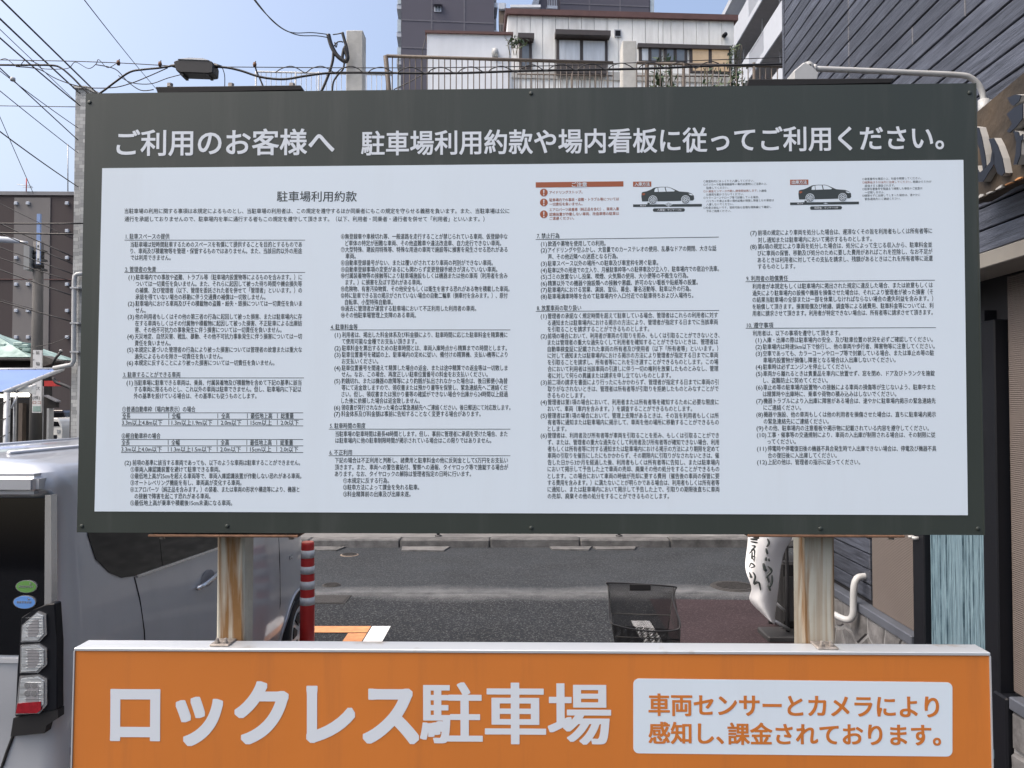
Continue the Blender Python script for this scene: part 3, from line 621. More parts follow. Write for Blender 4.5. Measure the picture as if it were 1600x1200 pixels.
for s, i in (('(1)', 0), ('(2)', 3), ('(3)', 10), ('(4)', 13), ('(5)', 15), ('(6)', 18)): T(s, 844.7, Y8[i], 854.5, BD)
for i, (s, e) in enumerate((('管理者の承諾なく規定時間を超えて駐車している場合、管理者はこれらの利用者に対す', 0), ('る通知または駐車場内における掲示の方法により、管理者が指定する日までに当該車両', 0), ('を引取ることを請求することができるものとします。', 1014), ('前項の場合において、利用者が車両の引取りを拒み、もしくは引取ることができないとき、', 1124), ('または管理者の重大な過失なくして利用者を確知することができないときは、管理者は', 0), ('自動車検査証に記載された車両の所有者及び使用者（以下「所有者等」といいます。）', 0), ('に対して通知または駐車場内における掲示の方法により管理者が指定する日までに車両', 0), ('を引取ることを請求し、所有者等にこれを引き渡すことができるものとします。この場', 0), ('合において利用者は当該車両の引渡しに伴う一切の権利を放棄したものとみなし、管理', 0), ('者に対して何らの異議または請求を申し立てないものとします。', 1048), ('前二項の請求を書面により行ったにもかかわらず、管理者が指定する日までに車両の引', 0), ('取りがなされないときは、管理者は所有者等が引取りを拒絶したものとみなすことがで', 0), ('きるものとします。', 914), ('管理者は第1項の場合において、利用者または所有者等を確知するために必要な限度に', 0), ('おいて、車両（車内を含みます。）を調査することができるものとします。', 1081), ('管理者は第1項の場合において、管理上支障があるときは、その旨を利用者もしくは所', 0), ('有者等に通知または駐車場内に掲示して、車両を他の場所に移動することができるもの', 0), ('とします。', 885), ('管理者は、利用者及び所有者等が車両を引取ることを拒み、もしくは引取ることができ', 0), ('ず、または、管理者の重大な過失なくして利用者及び所有者等が確知できない場合、利用', 0), ('者もしくは所有者等に対する通知または駐車場内における掲示の方法により期限を定めて', 0), ('車両の引取りを催告にしたにもかかわらず、その期限内に引取りがなされないときは、催', 0), ('告した日から3か月を経過した後、利用者もしくは所有者等に告知し、または駐車場内', 0), ('において掲示して予告した上で車両の売却、廃棄その他の処分をすることができるもの', 0), ('とします。この場合において車両の時価が売却に要する費用（催告後の車両の保管に要', 0), ('する費用を含みます。）に満たないことが明らかである場合は、利用者もしくは所有者等', 0), ('に通知し、または駐車場内において掲示して予告した上で、引取りの期限後直ちに車両', 0), ('の売却、廃棄その他の処分をすることができるものとします。', 1045))):
    T(s, 855.7, Y8[i], e or 1121.3 + i * .1, BD)
# fourth column
T('(7)', 1172, 364.1, 1182, BD); T('(8)', 1172, 385.5, 1182, BD)
col([('前項の規定により車両を処分した場合は、遅滞なくその旨を利用者もしくは所有者等に', 1184, 364.1, 1456), ('対し通知または駐車場内において掲示するものとします。', 1184, 375.3, 1361.5), ('第6項の規定により車両を処分した場合は、処分によって生じる収入から、駐車料金並', 1184, 385.5, 1456), ('びに車両の保管、移動及び処分のために要した費用があればこれを控除し、なお不足が', 1183.5, 396, 1456.5), ('あるときは利用者に対してその支払を請求し、残額があるときはこれを所有者等に返還', 1183.5, 406.6, 1457), ('するものとします。', 1184, 416.7, 1242)])
T('9. 利用者の賠償責任', 1166, 435.4, 1231, HD); rule(1164.7, 1460.5, 440.3, 437.9)
col([('利用者が本規定もしくは駐車場内に掲出された規定に違反した場合、または故意もしくは', 1175.5, 447.8, 1457), ('過失により駐車場内の設備や機器を損傷させた場合は、それにより管理者が被った損害（そ', 1175.5, 458.3, 1457.5), ('の結果当駐車場の全部または一部を休業しなければならない場合の遺失利益を含みます。）', 1175.5, 468.6, 1457.5), ('を賠償して頂きます。損害賠償及び修繕、調査等による諸費用、駐車料金等については、利', 1175.5, 479.5, 1458), ('用者に請求させて頂きます。利用者が特定できない場合は、所有者等に請求させて頂きます。', 1175.5, 490, 1457)])
T('10. 遵守事項', 1167, 508.4, 1208, HD); rule(1165, 1462, 513, 512)
T('利用者は、以下の事項を遵守して頂きます。', 1176, 521, 1312.5, BD)
for s, y, xa, xb in (('(1)', 531.5, 1180, 1190), ('(2)', 542, 1180.3, 1190), ('(3)', 552.5, 1180.5, 1190.5), ('(4)', 573.3, 1180.7, 1190.5), ('(5)', 584, 1180.9, 1191), ('(6)', 605.3, 1181, 1191.2), ('(7)', 626.5, 1181.3, 1191.5), ('(8)', 647.7, 1181.5, 1191.7), ('(9)', 669, 1181.8, 1192.5), ('(10)', 679.5, 1182.3, 1197), ('(11)', 701, 1182.5, 1197.5), ('(12)', 722, 1182.7, 1198)): T(s, xa, y, xb, BD)
col([('入庫・出庫の際は駐車場内の安全、及び駐車位置の状況を必ずご確認してください。', 1191.5, 531.5, 1457), ('駐車場内は時速5km以下で徐行し、他の車両や歩行者、障害物等に注意してください。', 1191.7, 542, 1460), ('空車であっても、カラーコーンやロープ等で封鎖している場合、または車止め等の駐', 1191.9, 552.5, 1459), ('車場内設置物が損傷し障害となる場合は入出庫しないでください。', 1192.3, 563, 1399), ('駐車時は必ずエンジンを停止してください。', 1192, 573.3, 1329), ('車両から離れるときは貴重品を車内に放置せず、窓を閉め、ドア及びトランクを施錠', 1192.3, 584, 1460), ('し、盗難防止に努めてください。', 1192.5, 594.6, 1293), ('車止め等の駐車場内設置物への接触による車両の損傷等が生じないよう、駐車中また', 1192.5, 605.3, 1461), ('は精算時や出庫時に、乗車や荷物の積み込みはしないでください。', 1192, 615.8, 1400), ('機器トラブルにより入出庫に障害がある場合は、速やかに駐車場内掲示の緊急連絡先', 1192.7, 626.5, 1461.5), ('にご連絡ください。', 1192.8, 637, 1251.5), ('機器や施設、他の車両もしくは他の利用者を損傷させた場合は、直ちに駐車場内掲示', 1193, 647.7, 1462), ('の緊急連絡先にご連絡ください。', 1193, 658.5, 1294.5), ('その他、駐車場内の注意看板や掲示物に記載されている内容を遵守してください。', 1194, 669, 1451), ('工事・催事等の交通規制により、車両の入出庫が制限される場合は、その制限に従', 1199, 679.5, 1461), ('ってください。', 1199, 690, 1243), ('停電時や停電復旧後の機器不具合発生時で入出庫できない場合は、停電及び機器不具', 1199.3, 701, 1462.5), ('合の復旧後に入出庫してください。', 1199.5, 711.6, 1307), ('上記の他は、管理者の指示に従ってください。', 1199.7, 722, 1343.5)])
# warning block
KR = M['inkred']; KW = M['letter']
quad('heading_bar', [(837, 285), (974, 283.4), (974, 291.6), (837, 293.3)], -.0045, -.003, KR, nsh)
text('text_line', 'ご注意', 893.5, 289, 917, KW, nsh, 7.8, None, 0, 2, -.006, S, .02)
def disc(cx, cy, r, m, parent, y0, y1, n=24, sq=1.): return quad('symbol', [(cx + r * math.cos(2 * math.pi * k / n), cy + r * sq * math.sin(2 * math.pi * k / n)) for k in range(n)], y0, y1, m, parent)
for cy in (301, 316.5, 335):
    disc(849.7, cy, 6.1, KR, nsh, -.0045, -.003)
    quad('symbol', [(848.7, cy - 4.2), (850.7, cy - 4.2), (850.3, cy + 1.6), (849.1, cy + 1.6)], -.006, -.0046, KW, nsh)
    disc(849.7, cy + 3.6, 1.1, KW, nsh, -.006, -.0046, 10)
for s, x0, y, x1 in (('アイドリングストップ。', 858.5, 301, 910), ('駐車場内での事故・盗難・トラブル等については', 858.3, 312.7, 967), ('一切責任を負いません。', 858.5, 319.4, 910), ('エアロパーツ装着車（純正品を含む）、車両入庫', 858.5, 328, 967), ('認識装置が作動しない車両、改造車等の駐車は', 858.3, 335.2, 967), ('ご遠慮ください。', 858.7, 341.6, 897)):
    text('text_line', s, x0, y, x1, KR, nsh, 5.6, None, 0, 2, -.0045, S, .012, None, True)
def car_pic(ox, oy, ttl, pill, on, sl):
    X = lambda v: ox + v
    def Yv(u, v): return oy + v + sl * u
    def q(pts, y0, y1, m): return quad('symbol', [(X(a_), Yv(a_, b_)) for a_, b_ in pts], y0, y1, m, nsh)
    q([(0, 0), (28.5, 0), (28.5, 8), (0, 8)], -.0045, -.003, KR)
    text('text_line', ttl, X(2.5), Yv(2.5, 4.1), X(26), KW, nsh, 6.2, Yv(26, 4.1), 0, 2, -.006, S, .02)
    q([(13, 23), (13.5, 17.5), (14.5, 16.5), (22, 15), (28, 12.5), (33, 9.7), (36, 9.0), (44, 8.4), (54, 8.5), (60, 10.2), (72, 15.7), (86, 17), (92, 19.3), (95, 22.5), (95.5, 28), (93.5, 30), (88, 30.2), (76, 30.5), (40, 31), (14, 31)], -.0045, -.003, K)
    q([(33.5, 16.3), (33.6, 13.2), (35.2, 10.7), (38.3, 9.8), (39, 16.2)], -.006, -.0046, M['sheet'])
    q([(40, 16.2), (39.3, 9.7), (43, 9.3), (49.3, 9.2), (51, 16)], -.006, -.0046, M['sheet'])
    q([(52.5, 15.9), (50.8, 9.2), (54.5, 9.4), (59.5, 11), (65.5, 14.5), (64, 15.7)], -.006, -.0046, M['sheet'])
    q([(86.5, 19.4), (90, 19.6), (93.5, 21.2), (92.5, 22.1), (89, 21.4)], -.006, -.0046, M['sheet'])
    q([(14.5, 18.5), (18.5, 18.2), (19, 20), (17, 21.3), (14.6, 21.5)], -.006, -.0046, KR)
    for wx in (31, 82):
        for r_, m_, d_ in ((6.9, M['sheet'], -.0058), (6.1, K, -.0066), (5.0, M['sheet'], -.0074), (4.5, K, -.0082)):
            quad('symbol', [(X(wx) + r_ * math.cos(k * .3307), Yv(wx, 28.8) + r_ * math.sin(k * .3307)) for k in range(19)], d_, d_ + .0008, m_, nsh)
        for k in range(9):
            a_ = k * 2 * math.pi / 9; ca, sa = math.cos(a_), math.sin(a_)
            quad('symbol', [(X(wx) + ca * 1 - sa * .35, Yv(wx, 28.8) + sa + ca * .35), (X(wx) + ca * 4.6 - sa * .5, Yv(wx, 28.8) + sa * 4.6 + ca * .5), (X(wx) + ca * 4.6 + sa * .5, Yv(wx, 28.8) + sa * 4.6 - ca * .5), (X(wx) + ca + sa * .35, Yv(wx, 28.8) + sa - ca * .35)], -.009, -.0083, M['sheet'], nsh)
    q([(0, 35.5), (107.5, 35.5), (107.5, 39.6), (0, 39.6)], -.0045, -.003, K)
    q([(22.5, 33), (26, 33), (26, 36), (22.5, 36)], -.0045, -.003, K)
    text('text_line', '車止め', X(11), Yv(11, 37.6), X(20.5), KW, nsh, 3, Yv(20.5, 37.6), .0, 1, -.006)
    for r_, m_, d_ in (((6.6, M['sheet'], -.0052), (5.4, K, -.006), (4.2, M['sheet'], -.0068), (3., K, -.0076), (1.8, M['sheet'], -.0084)) if on else ((3.6, M['sheet'], -.0052), (2.6, K, -.006), (1.6, M['sheet'], -.0068))):
        hgt = 1.0 if on else .65
        q([(55.5 - r_, 35.5 + (0 if on else 2)), (55.5, 35.5 - r_ * .45 * hgt + (0 if on else 2)), (55.5 + r_, 35.5 + (0 if on else 2)), (55.5, 35.5 + r_ * hgt * .62 + (0 if on else 2))], d_, d_ + .0007, m_)
    rr = 2.7; px0, px1, py = 31, 81, 44.6
    q([(px0 + rr + rr * math.cos(math.pi / 2 + math.pi * k / 8), py + rr * math.sin(math.pi / 2 + math.pi * k / 8)) for k in range(9)] + [(px1 - rr + rr * math.cos(-math.pi / 2 + math.pi * k / 8), py + rr * math.sin(-math.pi / 2 + math.pi * k / 8)) for k in range(9)], -.0045, -.003, K)
    text('text_line', pill, X(38), Yv(38, py), X(75), KW, nsh, 4.2, Yv(75, py), .0, 1, -.006)
car_pic(989, 284, '入庫方法', '入庫後：センサーON', True, -.006)
car_pic(1234.3, 281, '出庫方法', '精算後：センサーOFF', False, -.012)
for s, x0, y, x1, m_ in (('○車室枠内にゆっくりと入庫してください。', 1099, 283.7, 1178, K), ('○バリカーや駐車場機器等の場内設置物にご注意の上、', 1099, 288.8, 1198.5, K), ('駐車してください。', 1103.5, 294, 1138, K), ('○入庫後センサーが作動し課金開始致します。', 1099, 299.3, 1184, KR), ('入庫後', 1185.5, 298.4, 1197.5, K), ('は車両を動かさないでください。', 1103.5, 304.4, 1162, K), ('○カラーコーンやロープ等で封鎖している場合、', 1099, 309.5, 1186, K), ('バリカーや車止め等の場内設備が損傷し障害となる場合は', 1103.5, 314.6, 1209, K), ('入庫しないでください。', 1103.5, 319.8, 1146, K), ('○料金は後払いです。使用可能な金種を精算機にて確認し', 1099, 325, 1205, K), ('予めご用意ください。', 1103.5, 330.2, 1142, K),
                         ('○車室番号を確認の上、料金を精算してください。', 1347, 280, 1439, K), ('○精算後は５分以内に出庫してください。', 1347, 285.4, 1424, KR), ('精算から５分が', 1426, 284.4, 1455, K), ('経過すると課金されます。', 1351, 290.7, 1398, K), ('○駐車位置番号を間違えて精算した場合のご返金は', 1347, 295.7, 1441, K), ('一切致しません。', 1351, 301, 1382, K), ('○精算せずに出庫してしまった場合は、速やかに', 1347, 306, 1437.5, K), ('緊急連絡先にご連絡ください。', 1351, 311.3, 1407, K)):
    text('text_line', s, x0, y, x1, m_, nsh, 4.3, None, .0, 1)
# orange sign lettering
WB = M['letter']
text('headline', 'ロックレス', 176, 1115, 651, WB, opan, 104, 1117.5, 0, 6, -.0004, S, .036)
text('headline', '駐車場', 659, 1116, 952, WB, opan, 100, 1117.5, 0, 6, -.0004, S, .028, .012)
def rrect(x0, y0, x1, y1, y0r, y1r, r):
    pts = []
    for cx, cy, a0 in ((x1 - r, y0r + r, -90), (x1 - r, y1r - r, 0), (x0 + r, y1 - r, 90), (x0 + r, y0 + r, 180)):
        for k in range(7): an = R(a0 + k * 15); pts.append((cx + r * math.cos(an), cy + r * math.sin(an)))
    return pts
plate = quad('white_plate', rrect(989.5, 1060, 1488, 1177, 1066, 1182, 9), -.0006, -.0001, M['sheet'], sign)
text('text_line', '車両センサーとカメラにより', 1014, 1101.5, 1466, M['orange'], plate, 36.5, 1105, 0, 5, -.0009, S, .026, .018)
text('text_line', '感知し、', 1014, 1145.5, 1130, M['orange'], plate, 36, 1146.5, 0, 5, -.0009, S, .026, .018)
text('text_line', '課金されております。', 1137.5, 1147, 1469, M['orange'], plate, 36, 1149, 0, 5, -.0009, S, .026, .018)

# ================================================================== silver kei van
VK = .037
van = thing('parked_van', 'silver grey boxy van with tinted windows parked behind the sign', 'van', (-1.715, 2.93, 0), -math.atan(VK))
VW = 1.475
PROF = [(.10, .20), (.03, .30), (.0, .45), (-.004, .62), (.0, .80), (.010, .98), (.0112, 1.0), (.016, 1.06), (.0836, 1.62), (.0884, 1.66), (.092, 1.69), (.112, 1.725), (.16, 1.752), (.30, 1.772), (.52, 1.785), (.7375, 1.79)]
def inset(z):
    for (i0, z0), (i1, z1) in zip(PROF, PROF[1:]):
        if z0 <= z <= z1: return i0 + (i1 - i0) * (z - z0) / (z1 - z0)
    return 0
def rear(z):                                     # how far the tail leans in at height z
    T_ = [(.0, .02), (.25, .0), (.58, .0), (.60, .035), (.95, .045), (1.0, .052), (1.62, .125), (1.66, .08), (1.72, .085), (1.76, .13), (1.80, .2)]
    for (z0, a), (z1, b) in zip(T_, T_[1:]):
        if z0 <= z <= z1: return a + (b - a) * (z - z0) / (z1 - z0)
    return .2
ST = [(0, .10, 9), (.012, .06, 9), (.04, .025, 9), (.09, .006, 9), (.16, 0, 9), (.5, 0, 9), (1.2, 0, 9), (2.0, 0, 9), (2.5, .0, 9), (2.62, .0, 1.76), (2.8, .0, 1.45), (2.98, .01, 1.08), (3.15, .05, .98), (3.3, .12, .86), (3.37, .25, .7)]
bm = bmesh.new(); rings = []
for u, e, zc in ST:
    ring = []
    prof = PROF + [(VW - i, z) for i, z in PROF[-2::-1]]
    for k, (i, z) in enumerate(prof):
        zz = min(z, zc - .02 + .02 * min(1, abs(i) * 2)) if zc < 5 else z
        lx = -i
        if i < VW / 2: lx -= e * (1 if i < .3 else max(0, 1 - (i - .3) * 3))
        else: lx += e * (1 if VW - i < .3 else max(0, 1 - (VW - i - .3) * 3))
        f = max(0, 1 - u / .6)
        ring.append(bm.verts.new((lx, u + rear(z) * f, zz)))
    rings.append(ring)
n = len(rings[0])
for a, b in zip(rings, rings[1:]):
    for k in range(n - 1): bm.faces.new((a[k], a[k + 1], b[k + 1], b[k]))
for k in range((n - 1) // 2):
    for rg in (rings[0], rings[-1]):
        f = (rg[k], rg[k + 1], rg[n - 2 - k], rg[n - 1 - k]) if k + 1 != n - 2 - k else (rg[k], rg[k + 1], rg[n - 1 - k])
        bm.faces.new(f)
body = bm_obj('body', bm, M['van'], van, True)
sub = body.modifiers.new('edge', 'EDGE_SPLIT'); sub.split_angle = R(32)
def flank(poly, t=.004, depth=.02):              # polygon (u, z) laid on the right side
    return [(-inset(z) + t, u, z) for u, z in poly], [(-inset(z) - depth, u, z) for u, z in poly]
def flank_panel(name, poly, m, parent, t=.004):
    a, b = flank(poly, t); n = len(poly)
    return mesh(name, a + b, [tuple(range(n)), tuple(range(2 * n - 1, n - 1, -1))] + [(i, (i + 1) % n, n + (i + 1) % n, n + i) for i in range(n)], m, parent)
def rear_panel(name, poly, m, parent, t=.005, depth=.03):   # polygon (x inward from the right side, z) on the tail
    n = len(poly); a = [(-x_, rear(z) - t, z) for x_, z in poly]; b = [(-x_, rear(z) + depth, z) for x_, z in poly]
    return mesh(name, a + b, [tuple(range(n)), tuple(range(2 * n - 1, n - 1, -1))] + [(i, (i + 1) % n, n + (i + 1) % n, n + i) for i in range(n)], m, parent)
# side glass: quarter window, then the two door windows
arc = [(.33, 1.61), (.29, 1.56), (.285, 1.45), (.32, 1.345), (.41, 1.268), (.50, 1.226), (.60, 1.212)]
flank_panel('quarter_window', [(.78, 1.61)] + arc + [(.78, 1.205)], M['glass'], van)
flank_panel('window_pillar', [(.782, 1.205), (.86, 1.203), (.86, 1.61), (.782, 1.61)], M['glass'], van, .003)
flank_panel('door_window', [(.862, 1.203), (1.74, 1.165), (1.74, 1.61), (.862, 1.61)], M['glass'], van)
flank_panel('window_pillar', [(1.742, 1.165), (1.84, 1.163), (1.84, 1.61), (1.742, 1.61)], M['black'], van, .003)
flank_panel('door_window', [(1.842, 1.163), (2.50, 1.14), (2.58, 1.3), (2.42, 1.61), (1.842, 1.61)], M['glass'], van)
flank_panel('window_trim', [(.62, 1.200), (1.80, 1.152), (1.80, 1.164), (.62, 1.212)], M['lamp_rim'], van, .008)
# door gaps
def gap(name, pts, r=.0035): return tube(name, [(-inset(z) + .0005, u, z) for u, z in pts], r, M['seam'], van, 6)
gap('door_gap', [(.605, 1.205), (.63, 1.1), (.65, .95), (.655, .7), (.66, .3)])
gap('door_gap', [(1.79, 1.62), (1.79, 1.1), (1.79, .6), (1.79, .3)])
gap('door_gap', [(2.50, 1.12), (2.49, .9), (2.48, .6), (2.47, .3)])
gap('rocker_gap', [(.66, .33), (1.4, .31), (2.4, .31)])
gap('bumper_gap', [(.13, .74), (.3, .72), (.5, .76)], .003)
flank_panel('sill_trim', [(.10, .63), (.50, .70), (.50, .72), (.10, .66)], M['chrome'], van, .006)
hb = Vector((-inset(1.02), 1.34, 1.025))
bm = bmesh.new(); bmesh.ops.create_uvsphere(bm, u_segments=16, v_segments=8, radius=1)
for v in bm.verts: v.co = Vector((v.co.x * .003, v.co.y * .09, v.co.z * .055)) + hb
bm_obj('handle_recess', bm, M['shade'], van, True)
tube('door_handle', smooth_path([hb + Vector((.004, -.14, -.012)), hb + Vector((.024, -.12, -.006)), hb + Vector((.030, .02, .012)), hb + Vector((.018, .11, .022))], 4), .013, M['lamp_rim'], van, 8)
flank_panel('side_marker', [(2.70, .86), (2.745, .86), (2.745, .89), (2.70, .89)], M['lamp_clear'], van, .008)
bm = bmesh.new(); bmesh.ops.create_uvsphere(bm, u_segments=14, v_segments=10, radius=1)
for v in bm.verts: v.co = Vector((.085 + max(-.8, min(.8, v.co.x)) * .10, 2.36 + v.co.y * .05, 1.20 + max(-.75, min(.75, v.co.z)) * .11))
bm_obj('mirror', bm, M['van'], van, True)
tube('mirror_arm', [(-.03, 2.40, 1.15), (.05, 2.37, 1.16)], .022, M['black'], van, 8)
# wheels
def wheel(side, u):
    o = thing('wheel', '', ''); del o['label']; del o['category']; o.parent = van; o.location = (.010 if side > 0 else -VW - .010, u, .28); o.rotation_euler = (0, R(90) * side, 0)
    def prof(r, z): return (r, z)
    lathe('tyre', [(.19, -.15), (.255, -.16), (.28, -.135), (.28, -.03), (.262, .0), (.20, .004), (.195, -.02)], M['tyre'], o, 36)
    h = lathe('rim', [(.195, -.03), (.195, -.004), (.17, .003), (.15, -.006), (.06, .006), (.045, .012)], M['hub'], o, 36)
    bm = bmesh.new()
    for k in range(7):
        a = 2 * math.pi * k / 7; ca, sa = math.cos(a), math.sin(a)
        pts = [(.075, -.018), (.15, -.042), (.158, 0), (.15, .042), (.075, .018)]
        vs_ = [bm.verts.new((r_ * ca - t_ * sa, r_ * sa + t_ * ca, .0075)) for r_, t_ in pts]; vd = [bm.verts.new((v.co.x, v.co.y, -.01)) for v in vs_]
        bm.faces.new(vs_); bm.faces.new(vd[::-1])
        for i in range(5): bm.faces.new((vs_[i], vs_[(i + 1) % 5], vd[(i + 1) % 5], vd[i]))
    bm_obj('rim_slots', bm, M['seam'], o)
for sd in (1, -1):
    for u in (.45, 2.90): wheel(sd, u)
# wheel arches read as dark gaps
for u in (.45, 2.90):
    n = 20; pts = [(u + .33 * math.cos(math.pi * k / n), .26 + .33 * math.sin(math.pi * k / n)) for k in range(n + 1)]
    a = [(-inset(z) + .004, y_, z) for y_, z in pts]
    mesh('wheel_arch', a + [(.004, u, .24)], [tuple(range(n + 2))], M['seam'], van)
    tube('arch_lip', [(-inset(z) + .004, u + (y_ - u) * 1.03, z * 1.02) for y_, z in pts], .010, M['van'], van, 6)
# tail: spoiler, glass, hatch, lamps, bumper
rear_panel('rear_window', [(.118, 1.625), (VW - .118, 1.625), (VW - .08, 1.03), (.08, 1.03)], M['glass'], van)
rear_panel('pillar_strip', [(.098, 1.64), (.122, 1.64), (.085, 1.03), (.055, 1.03)], M['lamp_rim'], van, .007)
box('spoiler', (-VW + .13, .05, 1.645), (-.13, .3, 1.725), M['van'], van, .02, 3)
tube('roof_rib', [(-.45, .35, 1.784), (-.45, 2.5, 1.784)], .012, M['van'], van, 8)
tube('roof_rib', [(-.95, .35, 1.784), (-.95, 2.5, 1.784)], .012, M['van'], van, 8)
LX = .30; sc_l = None
def tl(px, py):                                   # tail-lamp drawing, from the photograph into van coordinates
    y_ = 2.975; p = P(px, py, y_); a = -math.atan(VK); d = p - Vector((-1.715, 2.93, 0))
    return (d.x * math.cos(-a) - d.y * math.sin(-a), p.z)
def lamp_poly(name, pts, y0, y1, m, parent, bev=0.): return prism(name, [tl(a, b) for a, b in pts], y0, y1, m, parent, 'xz', bev)
hs_ = lamp_poly('tail_lamp', [(41, 962), (60, 950), (82, 940), (95, 939), (98, 1000), (99, 1103), (60, 1110), (31, 1115), (36, 1042)], .008, .05, M['black'], van, .004)
q4 = lambda a, b: (a / 4.446, 930 + b / 4.446)
for pts in ([(197, 190), (310, 92), (366, 112), (372, 250), (322, 302), (190, 306)], [(188, 325), (320, 313), (372, 348), (374, 457), (312, 514), (184, 517)], [(182, 540), (320, 526), (374, 558), (374, 732), (322, 792), (153, 802)]):
    pp = [q4(*p) for p in pts]; lamp_poly('lens_rim', pp, .002, .03, M['lamp_rim'], hs_)
    cx_ = sum(p[0] for p in pp) / len(pp); cy_ = sum(p[1] for p in pp) / len(pp)
    lamp_poly('lens', [(cx_ - 1 + (a - cx_) * .83, cy_ + (b - cy_) * .88) for a, b in pp], -.0015, .02, M['lamp_clear'], hs_)
    lamp_poly('lens_core', [(cx_ - 1 + (a - cx_) * .42, cy_ + (b - cy_) * .6) for a, b in pp], -.0022, .0, M['shade'], hs_)
    for k in range(7):
        yy_ = min(b for a, b in pp) + (max(b for a, b in pp) - min(b for a, b in pp)) * (.2 + .1 * k); lamp_poly('lens_rib', [(cx_ - 14, yy_), (cx_ + 11, yy_ - .6), (cx_ + 11, yy_), (cx_ - 14, yy_ + .6)], -.003, -.0005, M['lamp_rim'], hs_)
lamp_poly('red_lens', [q4(*p) for p in ((174, 722), (338, 706), (338, 764), (308, 786), (162, 790))], -.004, .02, M['lamp_red'], hs_)
for a, b in ((240, 598), (290, 598), (240, 655), (290, 655)):
    lamp_poly('reflector_cup', [(q4(a, b)[0] + 4.6 * math.cos(k * .5236), q4(a, b)[1] + 4.6 * math.sin(k * .5236)) for k in range(12)], -.003, .01, M['lamp_rim'], hs_)
lamp_poly('lamp_base', [q4(*p) for p in ((125, 835), (440, 770), (440, 830), (360, 880), (345, 935), (105, 962))], .012, .05, M['seam'], van)
tube('hatch_gap', [(tl(*q4(a, b))[0], rear(tl(*q4(a, b))[1]) - .004, tl(*q4(a, b))[1]) for a, b in ((178, 150), (168, 400), (150, 650), (125, 850), (98, 965), (55, 1080), (15, 1200), (-20, 1320))], .0055, M['seam'], van, 6)
rear_panel('hatch_edge', [(.15, 1.003), (VW - .15, 1.003), (VW - .15, 1.02), (.15, 1.02)], M['van'], van, .012)
box('bumper', (-VW + .03, -.035, .22), (-.03, .12, .575), M['van'], van, .04, 3)
# round stickers in the rear window
for (cx_, cy_, rx, ry, m_) in ((31.5, 920, 17.5, 10, 'green_st'), (30.5, 944, 18.5, 10.5, 'blue_st')):
    e_ = lambda s_: [(cx_ + rx * s_ * math.cos(k * .2618), cy_ + ry * s_ * math.sin(k * .2618)) for k in range(24)]
    z0 = tl(cx_, cy_)[1]; yy = rear(z0) - .012
    st = lamp_poly('sticker_edge', e_(1.0), yy, yy + .012, M['lamp_rim'], van)
    sf = lamp_poly('sticker', e_(.93), yy - .001, yy + .001, M[m_], st) if False else lamp_poly('sticker', e_(.93), yy - .001, yy + .001, M[m_], van)
    for k in range(9):
        a = cx_ - 12 + k * 2.7; lamp_poly('sticker_mark', [(a, cy_ - 1.8), (a + 1.7, cy_ - 1.8), (a + 1.4, cy_ + 1.8), (a + .2, cy_ + 1.4)], yy - .002, yy - .0011, M['lamp_rim'], van)
    lamp_poly('sticker_mark', [(cx_ + 5, cy_ - 6.5), (cx_ + 9, cy_ - 5.5), (cx_ + 7, cy_ - 3)], yy - .002, yy - .0011, M['lamp_rim'], van)

# ================================================================== bollard, basket, banner
bl = P(480.5, 900, 5.5)
t = thing('bollard', 'red flexible bollard with four grey reflective bands beside the van', 'bollard', (bl.x, 5.5, 0))
def bz(py): return P(480, py, 5.5).z
lathe('base', [(.11, 0), (.11, .02), (.075, .035), (.055, .05)], M['red'], t, 24)
lathe('post', [(.052, .045), (.0505, bz(932)), (.0445, bz(850)), (.043, bz(847.5))], M['red'], t, 28)
lathe('cap', [(.043, bz(847.5) + .0004), (.041, bz(846.3)), (.02, bz(845.7))], M['salmon'], t, 28)
for a, b in ((859, 871), (884, 895.5), (907, 919.5), (932, 944)):
    ra = .0465 + (a - 850) * .00006
    lathe('reflective_band', [(ra + .001, bz(b)), (ra + .0005, bz(a))], M['silverband'], t, 28)

bk = thing('wire_basket', 'black wire mesh basket on a stand behind the orange sign', 'basket', (.745, 4.38, 0))
def bp_(px, py, Y): p = P(px, py, Y); return Vector((p.x - .745, p.y - 4.38, p.z))
RB = [bp_(950, 911.5, 4.55), bp_(1053, 917, 4.55)]            # high back rim
RF = [bp_(955.5, 977, 4.20), bp_(1063, 984, 4.20)]           # low front rim
zb_ = .60
BB = [Vector((-.145, .13, zb_)), Vector((.15, .13, zb_))]; BF = [Vector((-.16, -.14, zb_)), Vector((.165, -.14, zb_))]
rim = smooth_path([RB[0] + Vector((.0, 0, -.006)), RB[0] + Vector((.02, 0, .004)), RB[1] + Vector((-.02, 0, .004)), RB[1] + Vector((0.004, -.012, -.015)), bp_(1051, 935, 4.48), bp_(1058, 958, 4.34), RF[1] + Vector((.004, .02, .02)), RF[1] + Vector((-.03, 0, -.003)), bp_(1010, 986, 4.19), RF[0] + Vector((.03, 0, -.003)), RF[0] + Vector((-.004, .03, .015)), bp_(952, 950, 4.38), RB[0] + Vector((0, -.02, -.03)), RB[0] + Vector((.0, 0, -.006))], 5)
tube('rim', rim, .0048, M['wire'], bk, 8)
